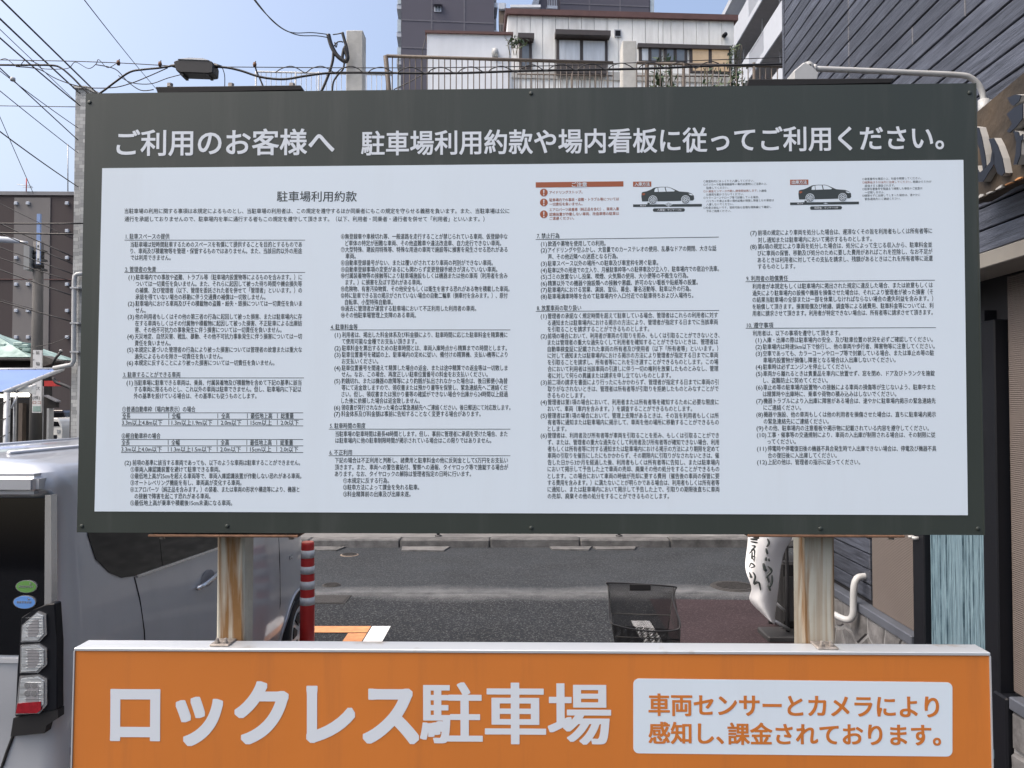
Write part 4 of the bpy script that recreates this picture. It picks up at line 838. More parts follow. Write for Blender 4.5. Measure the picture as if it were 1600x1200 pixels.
def mesh_wall(bm, p00, p10, p11, p01, n):          # diamond lattice over a four-cornered wall, ribbon wires
    nrm = (p10 - p00).cross(p01 - p00).normalized()
    B_ = lambda u, v: (p00 * (1 - u) + p10 * u) * (1 - v) + (p01 * (1 - u) + p11 * u) * v
    asp = max(1, round(n * (p01 - p00).length / (p10 - p00).length))
    segs = []
    for k in range(-asp, n + 1):
        a0, a1 = max(0, k), min(n, k + asp)
        if a1 > a0: segs.append(((a0 / n, (a0 - k) / asp), (a1 / n, (a1 - k) / asp))); segs.append(((a0 / n, 1 - (a0 - k) / asp), (a1 / n, 1 - (a1 - k) / asp)))
    for (u0, v0), (u1, v1) in segs:
        a, b = B_(u0, v0), B_(u1, v1); s = (b - a).cross(nrm).normalized() * .0012
        bm.faces.new([bm.verts.new(q) for q in (a - s, b - s, b + s, a + s)])
bm = bmesh.new()
mesh_wall(bm, BB[0], BB[1], RB[1], RB[0], 42)
mesh_wall(bm, BF[0], BF[1], RF[1], RF[0], 42)
mesh_wall(bm, BF[0], BB[0], RB[0], RF[0], 30)
mesh_wall(bm, BF[1], BB[1], RB[1], RF[1], 30)
mesh_wall(bm, BF[0], BF[1], BB[1], BB[0], 42)
o = bm_obj('mesh_walls', bm, M['wire'], bk); o['kind'] = 'stuff'
def mid(a, b, t): return a.lerp(b, t)
for t_ in (.42,):
    tube('hoop', [mid(BB[0], RB[0], t_ + .08), mid(BB[1], RB[1], t_ + .08), mid(BF[1], RF[1], t_ + .25), mid(BF[0], RF[0], t_ + .25), mid(BB[0], RB[0], t_ + .08)], .003, M['wire'], bk, 6)
tube('hoop', [BB[0], BB[1], BF[1], BF[0], BB[0]], .004, M['wire'], bk, 6)
for a, b in ((BB[0], RB[0]), (BB[1], RB[1]), (BF[0], RF[0]), (BF[1], RF[1])): tube('upright', [a, b], .003, M['wire'], bk, 6)
q0 = bp_(983.5, 912.5, 4.548); q1 = bp_(1017, 923.5, 4.53)
box('name_plate', (q0.x, q0.y - .012, q1.z), (q1.x, q0.y + .004, q0.z), M['blackbar'], bk, .002)
tube('stand', [(0, 0, .0), (0, 0, zb_)], .016, M['steel'], bk, 10)
tube('stand', [(-.14, 0, zb_ - .012), (.14, 0, zb_ - .012)], .010, M['steel'], bk, 8)
lathe('stand_foot', [(.16, 0), (.16, .015), (.03, .03)], M['steel'], bk, 20)

# cloth banner curled round its stand
bn = thing('cloth_banner', 'curled white cloth banner with black brush writing by the shop wall', 'banner', (2.30, 6.55, 0))
BN = Vector((2.30, 6.55, 0))
def bc(x4, y4, Y): return P(1150 + x4 / 5.333, 820 + y4 / 5.333, Y) - BN
L_ = [(105, 60), (95, 200), (72, 330), (90, 430), (150, 540), (85, 615), (200, 720), (260, 780)]
Rr = [(500, 90), (430, 155), (385, 260), (365, 400), (352, 540), (338, 660), (322, 760), (322, 838)]
Mm = [(300, 60), (270, 180), (235, 330), (225, 440), (250, 560), (215, 640), (262, 750), (300, 815)]
rows = []
for i in range(len(L_)):
    wv = [.05 * math.sin(i * 1.3), .0, .04 * math.sin(i * 1.1 + 1)]
    rows.append([bc(*L_[i], 6.45 + wv[0]), bc((L_[i][0] + Mm[i][0]) / 2, (L_[i][1] + Mm[i][1]) / 2, 6.40), bc(*Mm[i], 6.38 + wv[1]), bc((Rr[i][0] + Mm[i][0]) / 2, (Rr[i][1] + Mm[i][1]) / 2, 6.43), bc(*Rr[i], 6.55 + wv[2])])
top_ = [v + Vector((0, 0, .55)) for v in rows[0]]
V = []; Fc = []
allr = [top_] + rows
for r_ in allr: V += r_
for i in range(len(allr) - 1):
    for k in range(4): Fc.append((i * 5 + k, i * 5 + k + 1, (i + 1) * 5 + k + 1, (i + 1) * 5 + k))
cl = mesh('cloth', V, Fc, M['cloth'], bn, True)
ss = cl.modifiers.new('smooth', 'SUBSURF'); ss.levels = ss.render_levels = 3
so = cl.modifiers.new('thick', 'SOLIDIFY'); so.thickness = .003
def brush(pts, w, Y):
    pts = [bc(a, b, Y) for a, b in pts]; path = smooth_path(pts, 4); n_ = len(path)
    tube('brush_mark', path, [w * (.35 + .65 * math.sin(math.pi * (i + .6) / (n_ + .4))) for i in range(n_)], M['ink'], bn, 6)
for pts, w in ([(120, 118), (178, 125)], .010), ([(122, 140), (180, 150)], .008), ([(130, 175), (160, 180), (125, 215)], .008), ([(110, 240), (150, 205), (155, 260)], .007), ([(135, 225), (130, 285)], .007), ([(150, 300), (135, 270), (155, 265), (150, 310)], .006), \
        ([(112, 355), (125, 320), (155, 345), (120, 360)], .007), ([(110, 395), (130, 440), (115, 425)], .009), ([(140, 395), (160, 430), (150, 490), (175, 470)], .009), ([(150, 500), (190, 480), (205, 545)], .008), \
        ([(262, 115), (275, 150), (255, 185)], .009), ([(250, 195), (262, 245)], .010), ([(250, 270), (248, 300)], .010), ([(272, 280), (278, 305)], .008), ([(228, 320), (240, 370), (255, 385)], .014), ([(265, 345), (295, 380), (265, 420), (255, 445)], .012), ([(300, 420), (300, 470), (285, 520)], .010), ([(262, 435), (275, 480)], .009), ([(268, 500), (285, 550)], .010):
    brush(pts, w, 6.372)
tube('pole', [bc(430, 900, 6.62), bc(425, 500, 6.62), bc(420, 60, 6.62), bc(420, -300, 6.62)], .017, M['steel'], bn, 8)
tube('stay', [bc(330, 650, 6.6), bc(470, 770, 6.75)], .012, M['galv'], bn, 8)
tube('stay', [bc(320, 800, 6.55), bc(440, 870, 6.6)], .014, M['galv'], bn, 8)
box('base', (-.16, -.08, 0), (.3, .22, .05), M['steel'], bn, .01)
mc = thing('machine_crate', 'black metal machine standing behind the cloth banner', 'machine', (2.42, 6.62, 0))
box('casing', (-.09, .08, .05), (.30, .42, .62), M['blackbar'], mc, .02)
box('front_grille', (-.07, .06, .12), (.10, .078, .5), M['steel'], mc)
tube('carry_handle', smooth_path([(-.02, .2, .61), (-.02, .2, .70), (.0, .2, .73), (.10, .2, .73), (.12, .2, .70), (.12, .2, .61)], 4), .010, M['wire'], mc, 8)
for xx in (-.08, .29):
    for yy in (.09, .40): tube('foot', [(xx, yy, 0), (xx, yy, .06)], .018, M['tyre'], mc, 8)

# posts on the far pavement
for px, lab in ((684.5, 'thin dark post on the far kerb under the middle of the notice board'), (968, 'thin dark post on the far kerb above the wire basket')):
    p = P(px, 843, 10.95); t = thing('kerb_post', lab, 'post', (p.x, 10.99, .11), 0, 'thin posts on the far kerb')
    tube('pipe', [(0, 0, 0), (0, 0, .95)], .022, M['steel'], t, 10); lathe('base_plate', [(.05, 0), (.05, .012), (.03, .02)], M['steel'], t, 14)

# ================================================================== tiled building across the road, roof terrace
TB = Facade(0, 13.0, 0)
tb = TB.thing('tiled_building', 'grey tiled flat roofed building across the road with white drain pipe', 'building')
tlx, tlz = TB.at(118, 139)
box('wall', (tlx, 0, .1), (6.5, 10, tlz - .55), M['tile'], tb)
prism('roof_corner', [(tlx, tlz - .55), (tlx + .9, tlz - .55), (tlx + .36, tlz - .08), (tlx + .2, tlz), (tlx, tlz)], 0, 6, M['tile'], tb)
prism('corner_coping', [(tlx - .03, tlz), (tlx + .2, tlz + .0), (tlx + .4, tlz - .1), (tlx + .4, tlz - .06), (tlx + .21, tlz + .04), (tlx - .03, tlz + .04)], -.04, 6.03, M['concrete'], tb)
box('roof_slab', (tlx + .92, .0, tlz - .549), (6.5, 10.09, tlz - .45), M['concrete'], tb)
box('corner_pilaster', (tlx + .14, -.07, .1), (tlx + .45, .0, tlz - 1.7), M['tile'], tb)
for xa in (-3.2, 1.2):
    w_ = box('window', (xa, -.03, 1.1), (xa + 1.6, .02, 2.3), M['winframe'], tb)
    for k in (0, 1): box('pane', (xa + .06 + k * .76, -.036 - .006 * k, 1.16), (xa + .78 + k * .76, -.02, 2.24), M['winglass'], w_)
    box('sill', (xa - .05, -.1, 1.05), (xa + 1.65, -.0, 1.1), M['concrete'], w_)
dp = [P(134, 428, 12.85), P(121, 428.5, 12.85), P(117, 431, 12.85), P(116, 440, 12.85), P(115.5, 500, 12.85), P(115, 564, 12.85), P(112, 570, 12.85), P(104, 571.5, 12.85), P(84, 575.5, 12.85)]
tube('drain_pipe', [p - Vector((0, 13.0, 0)) for p in dp], .038, M['whitepipe'], tb, 10)
for py in (450, 505, 550):
    p = P(115.6, py, 12.85) - Vector((0, 13, 0)); box('pipe_clip', (p.x - .045, p.y - .045, p.z - .012), (p.x + .1, p.y + .14, p.z + .012), M['galv'], tb)
p0 = P(122, 572, 12.85); p1 = P(121, 700, 12.85)
box('door_jamb', (p0.x, -.16, .1), (p0.x + .09, -.07, p0.z), M['whitepipe'], tb)

RY = 16.0
RT = Facade(0, RY, 0)
tp = thing('roof_parapet', 'low concrete parapet of the roof terrace behind the notice board', 'parapet', (0, RY, 0))
box('upstand', (-6, .15, tlz + .1), (6.6, .35, tlz + .75), M['concrete'], tp)
for x0, y0, x1, lab in ((541, 47, 567, 'pale concrete pillar with coiled black cables on the roof terrace'), (972, 65, 994, 'pale concrete pillar before the white panelled house')):
    u0, w0 = RT.at(x0, y0); u1, _ = RT.at(x1, y0)
    t = thing('concrete_pillar', lab, 'pillar', ((u0 + u1) / 2, RY, tlz + .1), 0, 'roof terrace pillars')
    w_ = (u1 - u0) / 2
    box('shaft', (-w_, -.05 if x0 > 900 else 0, 0), (w_, .36, w0 - tlz - .1), M['concrete'], t, .015)
    box('plinth', (-w_ - .04, -.09, 0), (w_ + .04, .4, .5), M['concrete'], t, .01)
def railing(label, Y, xa, ya, xb, yb, step, bot, m, posts=(), r=.011, rail=.028, group='roof terrace railings'):
    a = P(xa, ya, Y); b = P(xb, yb, Y)
    t = thing('railing', label, 'railing', (a.x, Y, bot), 0, group)
    d = b - a; n_ = max(2, int(d.length / step)); b_ = Vector((d.x, 0, d.z)); base = a.z - bot
    box_r = lambda p, q, w, nm: tube(nm, [p, q], w, m, t, 6)
    box_r(Vector((0, 0, base)), b_ + Vector((0, 0, base)), rail, 'top_rail')
    box_r(Vector((0, 0, .12)), Vector((d.x, 0, .12)), rail * .7, 'bottom_rail')
    proto = None
    for i in range(n_ + 1):
        x_ = d.x * i / n_; h_ = base + d.z * i / n_
        if proto is None: o_ = tube('baluster', [(0, 0, 0), (0, 0, 1)], r, m, t, 5); proto = o_.data
        else: o_ = link(bpy.data.objects.new('baluster', proto), t)
        o_.location = (x_, 0, .1); o_.scale = (1, 1, h_ - .1)
    for px in posts:
        x_ = P(px, ya, Y).x - a.x; tube('post', [(x_, 0, 0), (x_, 0, base)], rail * 1.1, m, t, 8)
    return t
rl = railing('brown steel railing before the white annex, running up to the pillar', RY - .1, 604, 87.5, 958, 98.3, .119, tlz + .1, M['rail'], (), .0115, .035)
tube('end_post', [(-.02, -.0, rl['_'] if '_' in rl else P(604, 87.5, RY - .1).z - tlz - .1), (.16, 0, 0)], .05, M['rail'], rl, 8)
railing('brown steel railing right of the pillar with climbing plants', RY - .1, 995, 98.3, 1233, 104.5, .119, tlz + .1, M['rail'], (1010, 1068, 1178), .0115, .03)
railing('pale grey thin railing left of the concrete pillar', 19.0, 400, 112, 612, 117, .125, tlz + .1, M['railgrey'], (400, 462, 498), .010, .022)
railing('second lower railing seen behind the brown one', RY + 1.2, 808, 115.5, 958, 118.5, .10, tlz + .1, M['rail'], (893,), .007, .016)
railing('thin lower railing under the lit window', RY + 1.2, 995, 118.5, 1148, 119.5, .10, tlz + .1, M['rail'], (), .007, .016)
box('terrace_slab', (-6.4, 2.8, tlz - .44), (6.45, 12, tlz + .1), M['concrete'], tb)

# ------------------------------------------------------------------ white panelled house
WH = Facade(*P(793, 60, 25).xy, R(3.2))
wh = WH.thing('white_house', 'white panelled house with brown roof edge and sliding windows', 'house')
u1, zt_ = WH.at(1147, 33); _, zt0 = WH.at(793, 24)
zt_ = zt0
box('wall', (0, .06, 0), (u1, 9, zt_), M['wstucco'], wh)
pan = [793, 808, 828.5, 848, 868, 888, 908.5, 928.5, 948.5, 966, 988, 1008.5, 1028.5, 1036, 1048.5, 1068, 1088, 1108, 1128, 1147]
for a, b in zip(pan, pan[1:]):
    ua, ub = WH.at(a, 60)[0], WH.at(b, 60)[0]
    box('wall_panel', (ua + .008, -.0, 4), (ub - .008, .058, zt_), M['wpanel'], wh)
box('roof_edge', (-.08, -.12, zt_), (u1 + .1, 9.1, zt_ + .18), M['brownroof'], wh)
def window(F, parent, x0, y0, x1, y1, panes, head=False, fr=.06, glass='winglass'):
    a = F.at(x0, y1); b = F.at(x1, y0)
    w = box('window', (a[0], -.05, a[1]), (b[0], .01, b[1]), M['winframe'], parent)
    n_ = len(panes); tw = b[0] - a[0] - fr * 2
    for i, g in enumerate(panes):
        p0 = a[0] + fr + tw * i / n_; p1 = a[0] + fr + tw * (i + 1) / n_ - (fr * .6 if i < n_ - 1 else 0)
        pn = box('pane', (p0, -.056 - .006 * (i % 2), a[1] + fr), (p1, -.02, b[1] - fr), M[g], w)
        sh = fr * .6
        for lo, hi in (((p0, a[1] + fr), (p0 + sh, b[1] - fr)), ((p1 - sh, a[1] + fr), (p1, b[1] - fr))):
            box('sash', (lo[0], -.066 - .006 * (i % 2), lo[1]), (hi[0], -.05, hi[1]), M['winframe'], w)
    if head: box('window_hood', (a[0] - .05, -.35, b[1]), (b[0] + .05, .0, b[1] + .16), M['winframe'], w)
    return w
window(WH, wh, 869, 63, 949, 100, ['curtain', 'curtain'], True)
window(WH, wh, 811, 67, 831, 108, ['winglass'], True)
window(WH, wh, 998, 73, 1033, 98, ['curtain', 'winglass'])
window(WH, wh, 1037, 73, 1073, 98, ['winglass', 'winglass'])
window(WH, wh, 1077, 73, 1142, 114, ['warmwin', 'warmwin'])
WH.box('window_guard', 870, 100, 948, 113, -.3, -.02, M['winframe'], wh)
WH.box('window_head', 997, 71, 1143, 73.2, -.14, .0, M['winframe'], wh)
v = WH.box('vent', 960, 46, 971, 57, -.05, .02, M['galv'], wh); WH.box('vent_grille', 961.3, 47.5, 969.7, 56, -.055, -.03, M['black'], wh)
u, w = WH.at(1131, 56); tube('vent_pipe', [(u, .05, w), (u, -.18, w - .03)], .07, M['black'], wh, 12)
WH.box('sill_band', 793, 117, 1147, 121, -.06, .0, M['concrete'], wh)
# annex with stucco wall
AN = Facade(*P(667, 60, 22).xy, R(2.6))
an = AN.thing('white_annex', 'plain white stucco annex with brown coping left of the panelled house', 'house')
u1, _ = AN.at(799, 60); _, zt_ = AN.at(667, 52.5)
box('wall', (0, 0, 0), (u1, 5, zt_), M['wstucco'], an)
box('coping', (-.05, -.07, zt_), (u1 + .05, 5.05, zt_ + .07), M['brownroof'], an)
u, w = AN.at(773.5, 83)
lp = lathe('wall_lamp', [(.0, -.13), (.085, -.13), (.10, -.02), (.085, .07), (.03, .10)], M['whitepipe'], an, 16, (u, -.1)); lp.location.z = w
AN.box('lamp_plate', 769, 79, 778, 91, -.03, .01, M['shade'], an)
tube('wall_cable', [(-.02, -.03, zt_ - .1), (-.12, -.03, zt_ - .5), (-.12, -.03, zt_ - 1.6), (-.02, -.03, zt_ - 2.2)], .012, M['wire'], an, 5)
tube('wall_cable', [(u1 - .2, -.02, zt_ - .02), (u1 - .06, -.02, zt_ - .25), (u1 - .05, -.02, zt_ - 2.2)], .012, M['galv'], an, 5)
# ------------------------------------------------------------------ towers
TW = Facade(*P(627, 60, 56).xy, R(4.5))
tw = TW.thing('apartment_tower', 'tall purple grey apartment tower with one small window', 'building')
u1, _ = TW.at(772, 60)
box('wall', (0, 0, 0), (u1, 14, 42), M['tower'], tw)
for px in (674.5, 725.5):
    u, _ = TW.at(px, 40); box('joint', (u - .06, -.03, 5), (u + .06, .0, 42), M['towerline'], tw)
for py in (31, 74):
    _, w = TW.at(627, py); box('joint', (0, -.028, w - .05), (u1, .001, w + .05), M['towerline'], tw)
w_ = TW.box('window', 678.5, 6, 689.5, 18, -.08, .01, M['balc'], tw); TW.box('pane', 680, 8.5, 683.2, 16.5, -.1, -.05, M['winglass'], tw); TW.box('pane', 684.8, 8.5, 688, 16.5, -.1, -.05, M['winglass'], tw)
TW.box('window_hood', 677.5, 3, 691, 6, -.4, .01, M['tower'], tw)
TW.box('window_hood', 677.5, 46, 691, 48, -.4, .01, M['tower'], tw)
for k in range(8):
    zb = 16.2 + k * 2.05 * 1.0
    y_ = TW.at(620, 140 - k * 43.5)[1]
    ul = TW.at(619.5, 60)[0]; ur = TW.at(778, 60)[0]
    box('balcony', (ul, .2, y_ - .1), (-.01, 3, y_ + .25), M['balc'], tw); box('balcony_panel', (ul + .05, .15, y_ + .25), (-.03, 3, y_ + 1.15), M['balcglass'], tw)
    box('balcony', (u1 + .01, .2, y_ + .3), (ur, 3, y_ + .65), M['balc'], tw); box('balcony_panel', (u1 + .01, .2, y_ + .65), (ur - .1, 2.9, y_ + 1.5), M['shade'], tw)
TX = Facade(*P(875, 0, 62).xy, R(4.5))
tx = TX.thing('apartment_block', 'purple grey apartment block rising behind the panelled house', 'building')
u1, _ = TX.at(1015, 5)
box('wall', (0, 0, 0), (u1, 12, 50), M['tower'], tx)
for px in (921, 969):
    u, _ = TX.at(px, 5); box('joint', (u - .06, -.03, 5), (u + .06, .0, 50), M['towerline'], tx)
_, w = TX.at(875, 5); box('joint', (0, -.028, w - .05), (u1, .001, w + .05), M['towerline'], tx)
a = TX.at(838, 20); b = TX.at(851, 20); c_ = TX.at(875, 20); d_ = TX.at(845, -20)
prism('stair_wing', [(a[0], 0), (c_[0] - .01, 0), (c_[0] - .01, a[1] + 6), (TX.at(846, -10)[0], a[1] + 2.2), (a[0], a[1] - .2)], .4, 8, M['tower'], tx)
prism('stair_parapet', [(a[0] - .9, a[1] - .6), (a[0], a[1] - .5), (TX.at(846, -12)[0], a[1] + 2.2), (TX.at(842, -12)[0], a[1] + 2.2)], .1, 1, M['balc'], tx)
TX.box('balcony', 855, 9, 871, 13, -1.2, .2, M['balc'], tx)
for k in range(6): TX.box('balcony_bar', 856 + k * 2.6, -12, 856.7 + k * 2.6, 9, -1.15, -1.05, M['balc'], tx)
TX.box('balcony', 1016, -14, 1022, 21, .1, 2.5, M['balcglass'], tx)
sd = thing('distant_rooftop', 'small pale rooftop box left of the apartment block', 'building', (P(800, 20, 45).x, 45, 0))
p0 = P(800, 12.5, 45); p1 = P(842, 30, 45)
box('wall', (0, 0, 0), (p1.x - p0.x, 5, p0.z), M['balc'], sd); box('roof', (-.1, -.1, p0.z), (p1.x - p0.x + .1, 5.1, p0.z + .15), M['wstucco'], sd)
wb = thing('distant_stair_tower', 'pale outside stair with brown underside beside the purple tower', 'building', (P(779, 10, 50).x, 50, 0))
p1 = P(791, 10, 50).x - P(779, 10, 50).x
zt_ = P(779, 5, 50).z; zk = P(779, 14, 50).z; z2 = P(779, 36, 50).z; z3 = P(779, 50, 50).z
box('wall', (p1 - .08, 0, 0), (p1, 4, zt_), M['balc'], wb); box('roof_band', (0, -.05, zk), (p1 - .09, 4, zt_), M['balc'], wb)
prism('stair_underside', [(0, z2), (0, zk - .02), (p1 - .1, zk - .02), (p1 * .55, z2)], .2, 3, M['timber'], wb)
box('landing', (0, 0, z3 - .8), (p1 - .09, 3, z3), M['shade'], wb)
for k in range(5): box('baluster', (k * .1 + .02, -.02, z3), (k * .1 + .05, .02, z2), M['shade'], wb)

# ------------------------------------------------------------------ apartment with balconies at right
ab = thing('balcony_apartment', 'white apartment building with long curved balconies beyond the shop', 'building', (11.9, 30, 0), -.02)
box('wall', (1.2, -2, 0), (9, 16, 26), M['wstucco'], ab)
box('roof', (.1, -2, 24.45), (9, 16.3, 24.8), M['balc'], ab)
for k in range(6):
    zf = 21.5 - 2.85 * k
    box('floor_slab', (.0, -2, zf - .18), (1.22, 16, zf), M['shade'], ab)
    box('slab_edge', (-.06, -2, zf - .2), (.0, 16, zf + .08), M['balc'], ab)
    box('parapet', (-.05, 8.6, zf + .08), (.06, 16, zf + 1.15), M['balc'], ab)
    box('parapet', (-.05, -2, zf + .08), (.06, 6.2, zf + 1.15), M['balc'], ab)
    for j_ in range(16): box('railing_bar', (-.02, 6.25 + j_ * .15, zf + .08), (.02, 6.29 + j_ * .15, zf + 1.1), M['balc'], ab)
    box('handrail', (-.03, 6.2, zf + 1.1), (.04, 8.6, zf + 1.15), M['balc'], ab)
    for yy in (4.6, 7.4, 10.8):
        box('window', (1.15, yy - .8, zf + .1), (1.24, yy + .8, zf + 2.0), M['winglass'], ab)
    for yy in (5.5, 8.2, 11.5):                   # drying-pole hangers under the slab
        tube('hanger', [(.5, yy, zf - .18), (.5, yy, zf - .75), (.5, yy + .12, zf - .8)], .025, M['balc'], ab, 5)
    box('soffit_hatch', (.3, 3.0, zf - .2), (1.0, 4.4, zf - .17), M['greybox'], ab)
# ------------------------------------------------------------------ plants on the terrace and the house corner
def plant(px, py, Y, h, w, nl, label, bot=None):
    p = P(px, py, Y); t = thing('climbing_plant', label, 'plant', p, 0, 'plants on the roof terrace')
    bm = bmesh.new()
    for k in range(3):
        x_ = random.uniform(-w * .3, w * .3); tube_into(bm, smooth_path([(x_, 0, -.3), (x_ + random.uniform(-.1, .1), 0, h * .5), (x_ + random.uniform(-.15, .15), 0, h)], 3), .012, 5)
    bm_obj('stem', bm, M['stem'], t)
    bm = bmesh.new()
    for k in range(nl):
        z_ = random.uniform(0, 1); c_ = Vector((random.gauss(0, w * .35) * (1.1 - z_ * .6), random.gauss(0, .12), z_ * h))
        d1 = Vector((random.gauss(0, 1), random.gauss(0, 1), random.gauss(0, .8))).normalized(); d2 = d1.orthogonal().normalized(); s_ = random.uniform(.05, .1)
        bm.faces.new([bm.verts.new(c_ + q) for q in (d1 * s_, d2 * s_ * .5, -d1 * s_, -d2 * s_ * .5)])
    o_ = bm_obj('foliage', bm, M['leaf'], t); o_['kind'] = 'stuff'
plant(1027, 145, RY + .6, .75, .3, 60, 'leafy plant growing through the brown railing under the small windows')
plant(1043, 145, RY + .6, .78, .3, 70, 'taller twiggy plant right beside the first railing plant')
plant(1147, 118, 24.6, 1.0, .4, 110, 'green climber on the right corner of the panelled house')
plant(805, 70, 21.6, .14, .5, 60, 'small tuft of weeds on the annex corner')
plant(1150, 140, RY + .5, .35, .3, 60, 'low green weed at the end of the thin railing')
plant(1112, 145, RY + .6, .55, .5, 26, 'bare twiggy shrub under the lit window')

# ================================================================== street at the left
BR = Facade(*P(-900, 400, 46).xy, R(1.0))
br_ = BR.thing('brown_building', 'large brown and taupe banded building at the end of the left street', 'building')
zt_ = BR.at(60, 305)[1]; ue = BR.at(135, 400)[0]
box('wall', (0, .05, 0), (ue, 20, zt_), M['brownwall'], br_)
a = BR.at(21, 400)[0]; b = BR.at(77.5, 400)[0]
box('taupe_band', (a, .0, 0), (b, .06, zt_ - .15), M['greywall'], br_)
for px in (-120, -330, -560):
    a = BR.at(px, 400)[0]; box('taupe_band', (a, .0, 0), (a + 2.2, .06, zt_ - .15), M['greywall'], br_)
box('roof_edge', (-.1, -.05, zt_), (ue + .1, 20, zt_ + .22), M['shade'], br_)
for py in (437,):
    w = BR.at(0, py)[1]; box('panel_joint', (0, -.01, w), (ue, .0495, w + .05), M['brownroof'], br_)
for py in (318, 361, 403, 444.5, 485.5, 527):
    for px in (26, 44.5, 105.5):
        if py == 361 and px < 100: continue
        u, w = BR.at(px, py); box('square_lamp', (u - .1, -.12, w - .1), (u + .1, .02, w + .1), M['balc'], br_, .02)
ms = thing('mast_antenna', 'thin antenna mast with crossbars on the brown building roof', 'antenna', (P(41, 303, 46.5).x, 46.5, zt_ + .2))
tube('mast', [(0, 0, 0), (0, 0, .8)], .03, M['red'], ms, 6); tube('crossbar', [(-.55, 0, .42), (.35, 0, .3)], .02, M['galv'], ms, 5); tube('crossbar', [(-.2, 0, .25), (.4, 0, .22)], .02, M['galv'], ms, 5)
m2 = tag(tube('lightning_rod', [(P(106, 304, 46.5).x, 46.5, zt_ + .2), (P(106, 225, 46.5).x, 46.5, P(106, 225, 46.5).z)], .03, M['galv'], None, 6), 'tall thin lightning rod on the brown building roof', 'rod')

UP = 16.5
upx = P(58.5, 500, UP).x
up = thing('utility_pole', 'concrete utility pole with advertising plates on the left street', 'utility pole', (upx, UP, 0))
zt_ = P(58, 378, UP).z
lathe('pole', [(.135, 0), (.095, zt_)], M['pole'], up, 20)
for py in (395, 402, 415, 418): lathe('band', [(.112, P(58, py, UP).z - .04), (.112, P(58, py, UP).z + .04)], M['steel'], up, 16)
def upb(nm, x0, y0, x1, y1, d0, d1, m, par=up):
    A_, B_ = P(x0, y1, UP + d0), P(x1, y0, UP + d0); return box(nm, (A_.x - upx, d0, A_.z), (B_.x - upx, d1, B_.z), M[m], par)
upb('vertical_plate', 56.3, 334, 62.7, 412.5, -.25, -.20, 'bluebanner')
upb('plate_face', 57, 376, 62.2, 412, -.256, -.2505, 'signwhite')
for py in (383, 403.5): upb('plate_mark', 58.3, py, 60.7, py + 3.5, -.26, -.2565, 'ink')
upb('meter_box', 36.5, 383, 46, 421, -.2, .1, 'greybox')
upb('box_bracket', 44, 417, 52, 419, -.1, .1, 'greybox'); upb('box_bracket', 44, 389, 52, 391, -.1, .1, 'greybox')
tube('lamp_arm', [(P(48, 381, UP).x - upx, -.1, P(48, 381, UP).z), (P(36, 380, UP).x - upx, -.15, P(36, 380, UP).z)], .03, M['galv'], up, 8)
tube('lamp_head', smooth_path([(P(38, 380.5, UP).x - upx, -.15, P(38, 380.5, UP).z), (P(26, 378, UP).x - upx, -.15, P(26, 378, UP).z), (P(8, 376.5, UP).x - upx, -.15, P(8, 376.5, UP).z), (P(-8, 375, UP).x - upx, -.15, P(-8, 375, UP).z)], 3), [.03, .04, .05, .06, .065, .065, .065, .06, .05, .03], M['balc'], up, 10)
for py in (392, 406, 421): upb('insulator', 64, py - 1.5, 68, py + 1.5, -.1, .05, 'steel')
adv = upb('advert_plate', 50, 547, 65.5, 645, -.24, -.205, 'signwhite')
UF = Facade(upx, UP - .245, 0)
for s, x0, y, x1, sz, m_ in (('新', 56, 551.5, 62, 6, K), ('稲', 56, 568.5, 62, 6, K), ('電話番号', 50.6, 552.5, 53.5, 2.6, K), ('家', 51, 562, 54, 3, K), ('ス', 56, 607, 62.5, 7, K), ('(株)', 51, 621.5, 62.5, 6.5, K), ('ロコ', 51, 629, 64, 6, M['inkred'])):
    text('plate_text', s, x0, y, x1, m_, adv, sz, y, 0, 2, -.245, UF)
upb('green_mark', 51, 634.5, 63.5, 643, -.246, -.2405, 'copper', adv)

# old house with copper roof
OH = Facade(*P(-60, 600, 19).xy, 0)
oh = OH.thing('old_shop_house', 'old dark timber shop with verdigris copper roof behind the tent', 'house')
def ohp(nm, pts, d0, d1, m): return prism(nm, [OH.at(a, b, d0) for a, b in pts], d0, d1, M[m], oh)
ohp('wall', [(-60, 553), (78, 560), (82, 720), (-60, 720)], .3, .36, 'darkwood')
A0 = [OH.at(-60, 556, 0), OH.at(52, 557, 0)]; A1 = [OH.at(-60, 490, 1.6), OH.at(4, 524, 1.6), OH.at(50, 545, 1.0)]
mesh('copper_roof', [(A0[0][0], -.1, A0[0][1] - .03), (A0[1][0], -.1, A0[1][1] - .02), (A1[2][0], 1.0, A1[2][1]), (A1[1][0], 1.6, A1[1][1]), (A1[0][0], 1.6, A1[0][1]), (A0[0][0], 2.0, A0[0][1]), (A0[1][0], 2.0, A0[1][1])], [(0, 1, 2, 3, 4), (1, 6, 2), (0, 4, 5), (5, 6, 1, 0), (4, 3, 2, 6, 5)], M['copper'], oh)
for a, b, c_ in ((30, 538, 7), (38, 541, 8), (44, 547, 6), (14, 546, 9), (24, 550, 9), (4, 540, 6)):
    u, w = OH.at(a, b, .4); box('roof_fold', (u - .1, .3, w - .05), (u + c_ * .02, .8, w + .05), M['copper'], oh, .02)
bm = bmesh.new()
for k in range(46):
    u, w = OH.at(-58 + k * 2.4, 559.5 + k * .03, -.15); lathe_r = .035
    tube_into(bm, [(u, -.2, w - .02), (u, .3, w + .06)], .026, 6)
o_ = bm_obj('eave_tiles', bm, M['rooftile'], oh); o_['kind'] = 'stuff'
